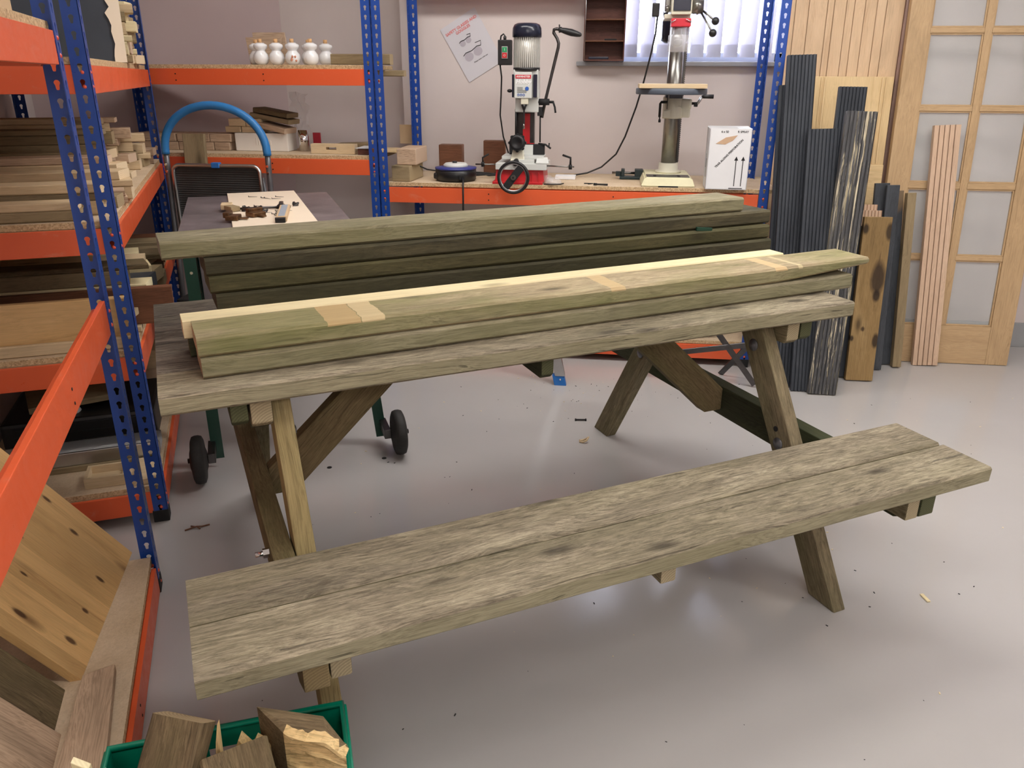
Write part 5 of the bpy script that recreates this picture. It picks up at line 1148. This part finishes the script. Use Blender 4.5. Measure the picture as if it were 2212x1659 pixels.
b.faces.new([bl1]+[g[i][N_] for i in range(N_+1)]+[br1]); b.faces.new([bl0]+[g[i][0] for i in range(N_+1)]+[br0])
b.faces.new([bl0, bl1]+[g[0][j] for j in range(N_, -1, -1)]); b.faces.new([br0, br1]+[g[N_][j] for j in range(N_, -1, -1)]); b.faces.new([bl0, bl1, br1, br0])
o = m.build('broken_beam', [W_LOG, W_SPLIT], None, bc_); tag(o, 'thick broken beam end with pale splintered face at the right of the crate', 'offcut')
o = plank('broken_plank', W_LOG, (-.527, .848, .362), (-.455, .742, .345), .100, .035, upv=(0, -.1, 1), rough=.001); tag(o, 'broad grey pink plank end lying in front in the middle of the crate', 'offcut')
def spl(name, pts, ext, mat, lab, grain=(0, 0, 1)):
    o = solid(name, mat, pts, ext, grain, None, .001, (0, -1, 0)); return tag(o, lab, 'splinter')
spl('pale_splinter', [(-.757, .800, .20), (-.735, .805, .20), (-.735, .805, .362), (-.757, .80, .378)], (.003, -.012, 0), W_CREAM, 'pale pointed splinter outermost at the left of the crate')
spl('pale_splinter', [(-.722, .79, .20), (-.690, .795, .20), (-.692, .795, .345), (-.702, .793, .372), (-.722, .79, .345)], (.003, -.014, 0), W_CREAM, 'second pale pointed splinter at the left of the crate')
spl('split_strip', [(-.577, .862, .26), (-.560, .866, .26), (-.556, .868, .41), (-.562, .866, .375)], (.002, -.012, 0), W_SPLIT, 'thin split strip standing against the tall post')
spl('split_piece', [(-.585, .83, .22), (-.563, .84, .22), (-.563, .84, .35), (-.575, .835, .335), (-.585, .83, .352)], (.002, -.012, 0), W_SPLIT, 'short pale split piece in front of the tall post')
spl('split_chunk', [(-.552, .905, .22), (-.50, .915, .22), (-.50, .915, .325), (-.52, .91, .345), (-.53, .91, .325), (-.545, .906, .350), (-.552, .905, .33)], (.003, -.02, 0), W_SPLIT, 'pale split chunk between the tall post and the broken beam')
kb('dark_offcut', W_STACKD, (-.665, .795, .28), (.06, .05, .05), .3, .3, 'small dark green offcut near the front of the crate', 'offcut')
kb('brown_offcut', W_TEAK, (-.628, .80, .29), (.06, .035, .05), .9, .6, 'small brown broken piece in front of the tall post', 'offcut')
kb('brown_offcut', W_LOG, (-.585, .775, .285), (.09, .06, .05), .2, .2, 'rounded weathered piece left of the broad plank end', 'offcut')
kb('crate_filling', W_LOG, (-.53, .84, .11), (.20, .14, .20), crz, 0, 'weathered timber lump deep in the crate', 'offcut')
kb('log_piece', W_LOG, (-.53, .945, .245), (.10, .05, .035), .4, .1, 'small rod like offcut behind, by the hand hole of the crate', 'offcut')
# ================================================================== boards and doors leaning at the right
def leaner(name, mat, xb, xt, width, yb, ztop, th, lab, cat='board', tan=.14, grooves=0, group=None, zb=0, notch=None, parent=None):
    """board standing on the floor at y=yb, leaning back; xb/xt: left edge at floor and at top"""
    ln = math.hypot(1, tan); xd = Vector(((xt-xb)/ztop, tan, 1)); d = xd.normalized(); L = (ztop-zb)*xd.length
    c0 = Vector((xb+width/2, yb, zb+th*tan)); R3 = frame_from(d, (0, -1, tan))
    m = MB(); hw = width/2
    if grooves:
        sec = [(-hw, -th/2)]; sec += [(hw, -th/2)]
        gw = width/grooves; dp = .006; top = []
        for i in range(grooves):
            x0 = hw-gw*i
            top += ([(x0-(.0012 if i else 0), th/2), (x0-gw*.62, th/2), (x0-gw*.70, th/2-dp), (x0-gw*.92, th/2-dp)] if grooves != 5 else [(x0, th/2), (x0-gw*.84, th/2), (x0-gw*.845, th/2-.018), (x0-gw*.995, th/2-.018)][:4 if i < 4 else 1])
        top.append((-hw, th/2)); sec += top
        m.prism([(0, y, z) for y, z in sec], (L, 0, 0))
    else: m.prism([(0, -hw, -th/2), (0, hw, -th/2), (0, hw, th/2), (0, -hw, th/2)], (L, 0, 0), .003)
    if notch: pass
    o = link(name, m.me(name), mat, parent); o.matrix_basis = Matrix.Translation(c0+Vector((0, -th/2-.0, 0))) @ R3.to_4x4()
    return tag(o, lab, cat, group)
gd = 'dark decking boards leaning right of the workbench'
leaner('decking_board', W_DECKB, .745, .700, .115, 3.545, 1.30, .026, 'black decking board mostly hidden behind the tallest black one', 'decking board', grooves=8, group=gd)
leaner('decking_board', W_DECKB, .763, .714, .117, 3.505, 1.418, .027, 'tallest black grooved decking board, right beside the blue rack post', 'decking board', grooves=8, group=gd)
leaner('decking_board', W_DECKB, .862, .820, .122, 3.465, 1.128, .027, 'black decking board with a white flaked top, between the tallest and the striped one', 'decking board', grooves=8, group=gd)
leaner('decking_board', W_DECKW, .930, .961, .122, 3.435, 1.20, .027, 'heavily flaked black and white striped decking board, front of the dark group', 'decking board', grooves=8, group=gd)
leaner('decking_board', W_DECKB, .955, .975, .118, 3.502, 1.185, .027, 'black decking board just behind the striped flaked one, showing its edge', 'decking board', grooves=8, group=gd)
leaner('decking_board', W_DECKB, .98, .992, .119, 3.72, 1.292, .027, 'short topped black decking board behind the striped one, before the small pine door', 'decking board', grooves=8, group=gd)
leaner('decking_board', W_DECKB, 1.085, 1.075, .112, 3.677, .70, .027, 'low black board behind the left edge of the yellow brown plank', 'decking board', grooves=0, group=gd)
leaner('decking_board', W_DECKP, 1.118, 1.108, .118, 3.745, .785, .026, 'low greyish grooved decking board behind the yellow brown plank', 'decking board', grooves=8)
leaner('decking_board', W_DECKP, 1.128, 1.118, .118, 3.705, .765, .026, 'low grooved decking board just behind the yellow brown plank', 'decking board', grooves=8)
leaner('figured_plank', W_YEL, 1.146, 1.142, .122, 3.64, .747, .030, 'yellow brown plank with a big dark knot leaning in front of the doors', 'plank')
leaner('slate_grey_board', W_GREYB, 1.262, 1.232, .066, 3.83, .872, .022, 'slate grey painted board behind the yellow brown plank, left one', 'board')
leaner('slate_grey_board', W_GREYB, 1.30, 1.275, .058, 3.80, .868, .022, 'slate grey painted board behind the yellow brown plank, right one', 'board')
leaner('grey_post', W_PINEG, 1.424, 1.386, .040, 3.862, .826, .04, 'weathered grey square post leaning on the glazed door, left of the pink decking', 'post')
leaner('slate_topped_board', W_STOP, 1.366, 1.309, .074, 3.886, .832, .02, 'dark board with a brown bare top beside the grey post', 'board')
leaner('decking_board', W_DECKP, 1.538, 1.484, .116, 3.905, 1.127, .028, 'clean pinkish grooved decking board leaning on the glazed door', 'decking board', grooves=5)
# small yellow pine door
TD = .13
def ltp(x, z, yb, tan, off=0): return Vector((x, yb+tan*z-off, z))
def lbox(name, mat, parent, x0, x1, z0, z1, yb, tan, t0, t1, bev=.002, gr='z'):
    """slab in a leaning plane; t0..t1 distance in front of the plane"""
    poly = [ltp(x0, z0, yb, tan, t0), ltp(x1, z0, yb, tan, t0), ltp(x1, z1, yb, tan, t0), ltp(x0, z1, yb, tan, t0)]
    return solid(name, mat, poly, Vector((0, -(t1-t0), -(t1-t0)*0)), (0, tan, 1) if gr == 'z' else (1, 0, 0), parent, bev, (0, -1, tan))
sd = empty('small_pine_door', 'small yellow pine door with a moulded panel leaning in front of the boarded one', 'door', (0, 0, 0))
lbox('door_slab', W_PDOOR2, sd, .935, 1.30, .76, 1.34, 3.985, TD, 0, .022)
lbox('door_slab', W_PDOOR2, sd, .935, 1.285, .005, .755, 3.985, TD, 0, .024)
lbox('panel_rail', W_PDOOR2, sd, .94, 1.30, .755, .945, 3.985, TD, .0222, .034, .004, 'x')
for x in (.968, .985, 1.245, 1.262): lbox('panel_moulding', W_PDOOR2, sd, x, x+.006, .95, 1.335, 3.985, TD, .0222, .028, .001)
# tall boarded pine door
pd = empty('boarded_pine_door', 'tall boarded knotty pine door leaning on the back wall behind the small one', 'door', (0, 0, 0))
T2_ = .085; yb2 = 4.085
edges = [.79, .822, .883, .967, .997, 1.052, 1.088, 1.136, 1.189, 1.231, 1.312]
for a, b_ in zip(edges, edges[1:]): lbox('door_board', W_PDOOR, pd, a+.0008, b_-.0008, .004, 2.02, yb2, T2_, 0, .030, .0035)
lbox('wrapped_edge', plain('brown_bubble_wrap', (150, 118, 104), .35, bump=.6, bs=60, var=.15), pd, 1.3125, 1.345, .004, 2.02, yb2, T2_, -.002, .034, .012)
# glazed door
gdr = empty('glazed_oak_door', 'oak door with many glass panes leaning on the back wall at the right', 'door', (0, 0, 0))
TG, yg = .118, 3.972
gx0, gx1 = 1.318, 2.005
rows = [(.195, .510), (.530, .842), (.872, 1.192), (1.212, 1.527), (1.549, 1.86)]
def gb(n_, x0, x1, z0, z1, t0=0, t1=.036, gr='z', bev=.002): return lbox(n_, W_OAK, gdr, x0, x1, z0, z1, yg, TG, t0, t1, bev, gr)
gb('stile', gx0, gx0+.098, .002, 1.98); gb('stile', gx1-.104, gx1, .002, 1.98)
gb('bottom_rail', gx0+.0985, gx1-.1045, .002, .190, gr='x'); gb('top_rail', gx0+.0985, gx1-.1045, 1.87, 1.98, gr='x')
mx0, mx1 = 1.652, 1.684
gb('glazing_bar', mx0, mx1, .1905, 1.8695, .004, .033)
zr = [(.512, .528), (.846, .868), (1.194, 1.210), (1.529, 1.547)]
for z0, z1 in zr:
    gb('glazing_bar', gx0+.0985, mx0-.0005, z0-.003, z1+.003, .004, .033, 'x'); gb('glazing_bar', mx1+.0005, gx1-.1045, z0-.003, z1+.003, .004, .033, 'x')
zs = [.1905]+[v for p in zr for v in (p[0]-.003, p[1]+.003)]+[1.8695]
for i in range(0, len(zs), 2):
    for x0, x1 in ((gx0+.0985, mx0-.0005), (mx1+.0005, gx1-.1045)):
        z0, z1 = zs[i], zs[i+1]
        lbox('pane', M_PANE, gdr, x0+.001, x1-.001, z0+.001, z1-.001, yg, TG, .016, .020, 0)
        for a, b_, c, d, g_ in ((x0, x0+.007, z0, z1, 'z'), (x1-.007, x1, z0, z1, 'z'), (x0+.0072, x1-.0072, z0, z0+.007, 'x'), (x0+.0072, x1-.0072, z1-.007, z1, 'x')):
            gb('glazing_bead', a, b_, c, d, .0205, .029, g_, .0015)
# ================================================================== under the workbench
m = MB(); b = m.b; res = bmesh.ops.create_icosphere(b, subdivisions=4, radius=1)
for v in res['verts']:
    q = noise.noise_vector(v.co*2.3)*.35+noise.noise_vector(v.co*6)*.12; v.co = Vector(((v.co.x+q.x)*.10, (v.co.y+q.y)*.07, max(-.9, v.co.z+q.z)*.075))
for f in b.faces: f.smooth = True
o = m.build('black_bag', M_BLACK, None, (.47, 3.85, .132+.0675)); tag(o, 'crumpled black plastic bag on the bottom shelf of the workbench', 'bag')
st = empty('steel_stand', 'dark steel bar stand on the floor in front of the right workbench post', 'stand', (.55, 3.5, 0))
def bar(p0, p1, w_=.026, t_=.006): return plank('bar', M_DSTEEL, p0, p1, w_, t_, st, upv=(0, -1, 0), bev=.001)
bar((-.30, 0, .128), (.12, 0, .196)); bar((-.03, .01, .245), (.155, -.03, .012)); bar((-.30, .0, .13), (-.34, .12, .003)); bar((.12, .008, .196), (.02, .12, .003))
# ================================================================== bits on the floor
def chipmb():
    m = MB(); m.box(-.01, .01, -.003, .003, 0, .003, .001); return m
m = MB(); m.tube([(-.018, 0, .006), (-.008, .008, .004), (.006, .008, .01), (.016, .0, .022), (.010, -.01, .012), (-.004, -.010, .004), (-.018, -.004, .004)], .004, 6); small('curled_shaving', 'curled pale wood shaving on the floor under the picnic table', 'shaving', m, W_PINE, (-.053, 2.78, .0005))
m = MB(); m.cyl((-.02, 0, .004), (.02, 0, .004), .0035, seg=8); m.box(-.024, -.018, -.005, .005, 0, .008, .001); m.box(.018, .024, -.005, .005, 0, .008, .001); small('black_fixing', 'small black fixing on the floor left of the rear table leg', 'fixing', m, M_BLACKM, (-.075, 2.985, .0005), .1)
m = MB(); m.tube([(-.05, -.012, .002), (-.02, 0, .005), (.0, .0, .010), (.02, .008, .004), (.05, .022, .002)], .0035, 6); m.tube([(-.03, .02, .003), (0, .0, .008), (.015, -.01, .002)], .003, 6); small('dead_twig', 'dark dried twig on the floor right of the left rack', 'twig', m, W_TEAK, (-1.24, 1.99, .0005), .3).scale = (.7, .7, .7)
m = MB(); m.box(-.005, .005, -.017, .017, 0, .004, .001); small('pale_chip', 'pale wood chip on the open floor right of the bench seat', 'chip', m, W_CREAM, (.914, 1.911, .0005), .25)
for x, y, l_ in ((-.967, 2.443, 'dark round fixing hole in the floor left of the wheeled table foot'), (-.790, 2.542, 'dark round fixing hole in the floor by the trolley wheel')):
    m = MB(); m.cyl((0, 0, 0), (0, 0, .0008), .009, seg=16); small('floor_hole', l_, 'hole', m, M_INK, (x, y, .0003))
m = MB()
RR = random.Random(31)
for i in range(200):
    if i < 150: x, y = RR.uniform(-.9, 1.9), RR.uniform(1.2, 3.5)
    else: x, y = RR.gauss(-.05, .25), RR.gauss(3.3, .2)
    s_ = RR.uniform(.0008, .0024); a = RR.uniform(0, 3.1)
    Mx = Matrix.Translation((x, y, s_*.35)) @ Matrix.Rotation(a, 4, 'Z'); m.box(-s_*RR.uniform(1, 2.4), s_, -s_*.6, s_*.6, -s_*.3, s_*.3, 0, M=Mx, mi=RR.choice([0, 0, 1]))
o = m.build('sawdust_crumbs', [M_BLACKM, W_CREAM]); tag(o, 'sawdust and dark crumbs scattered over the grey floor', 'crumbs', None, 'stuff')
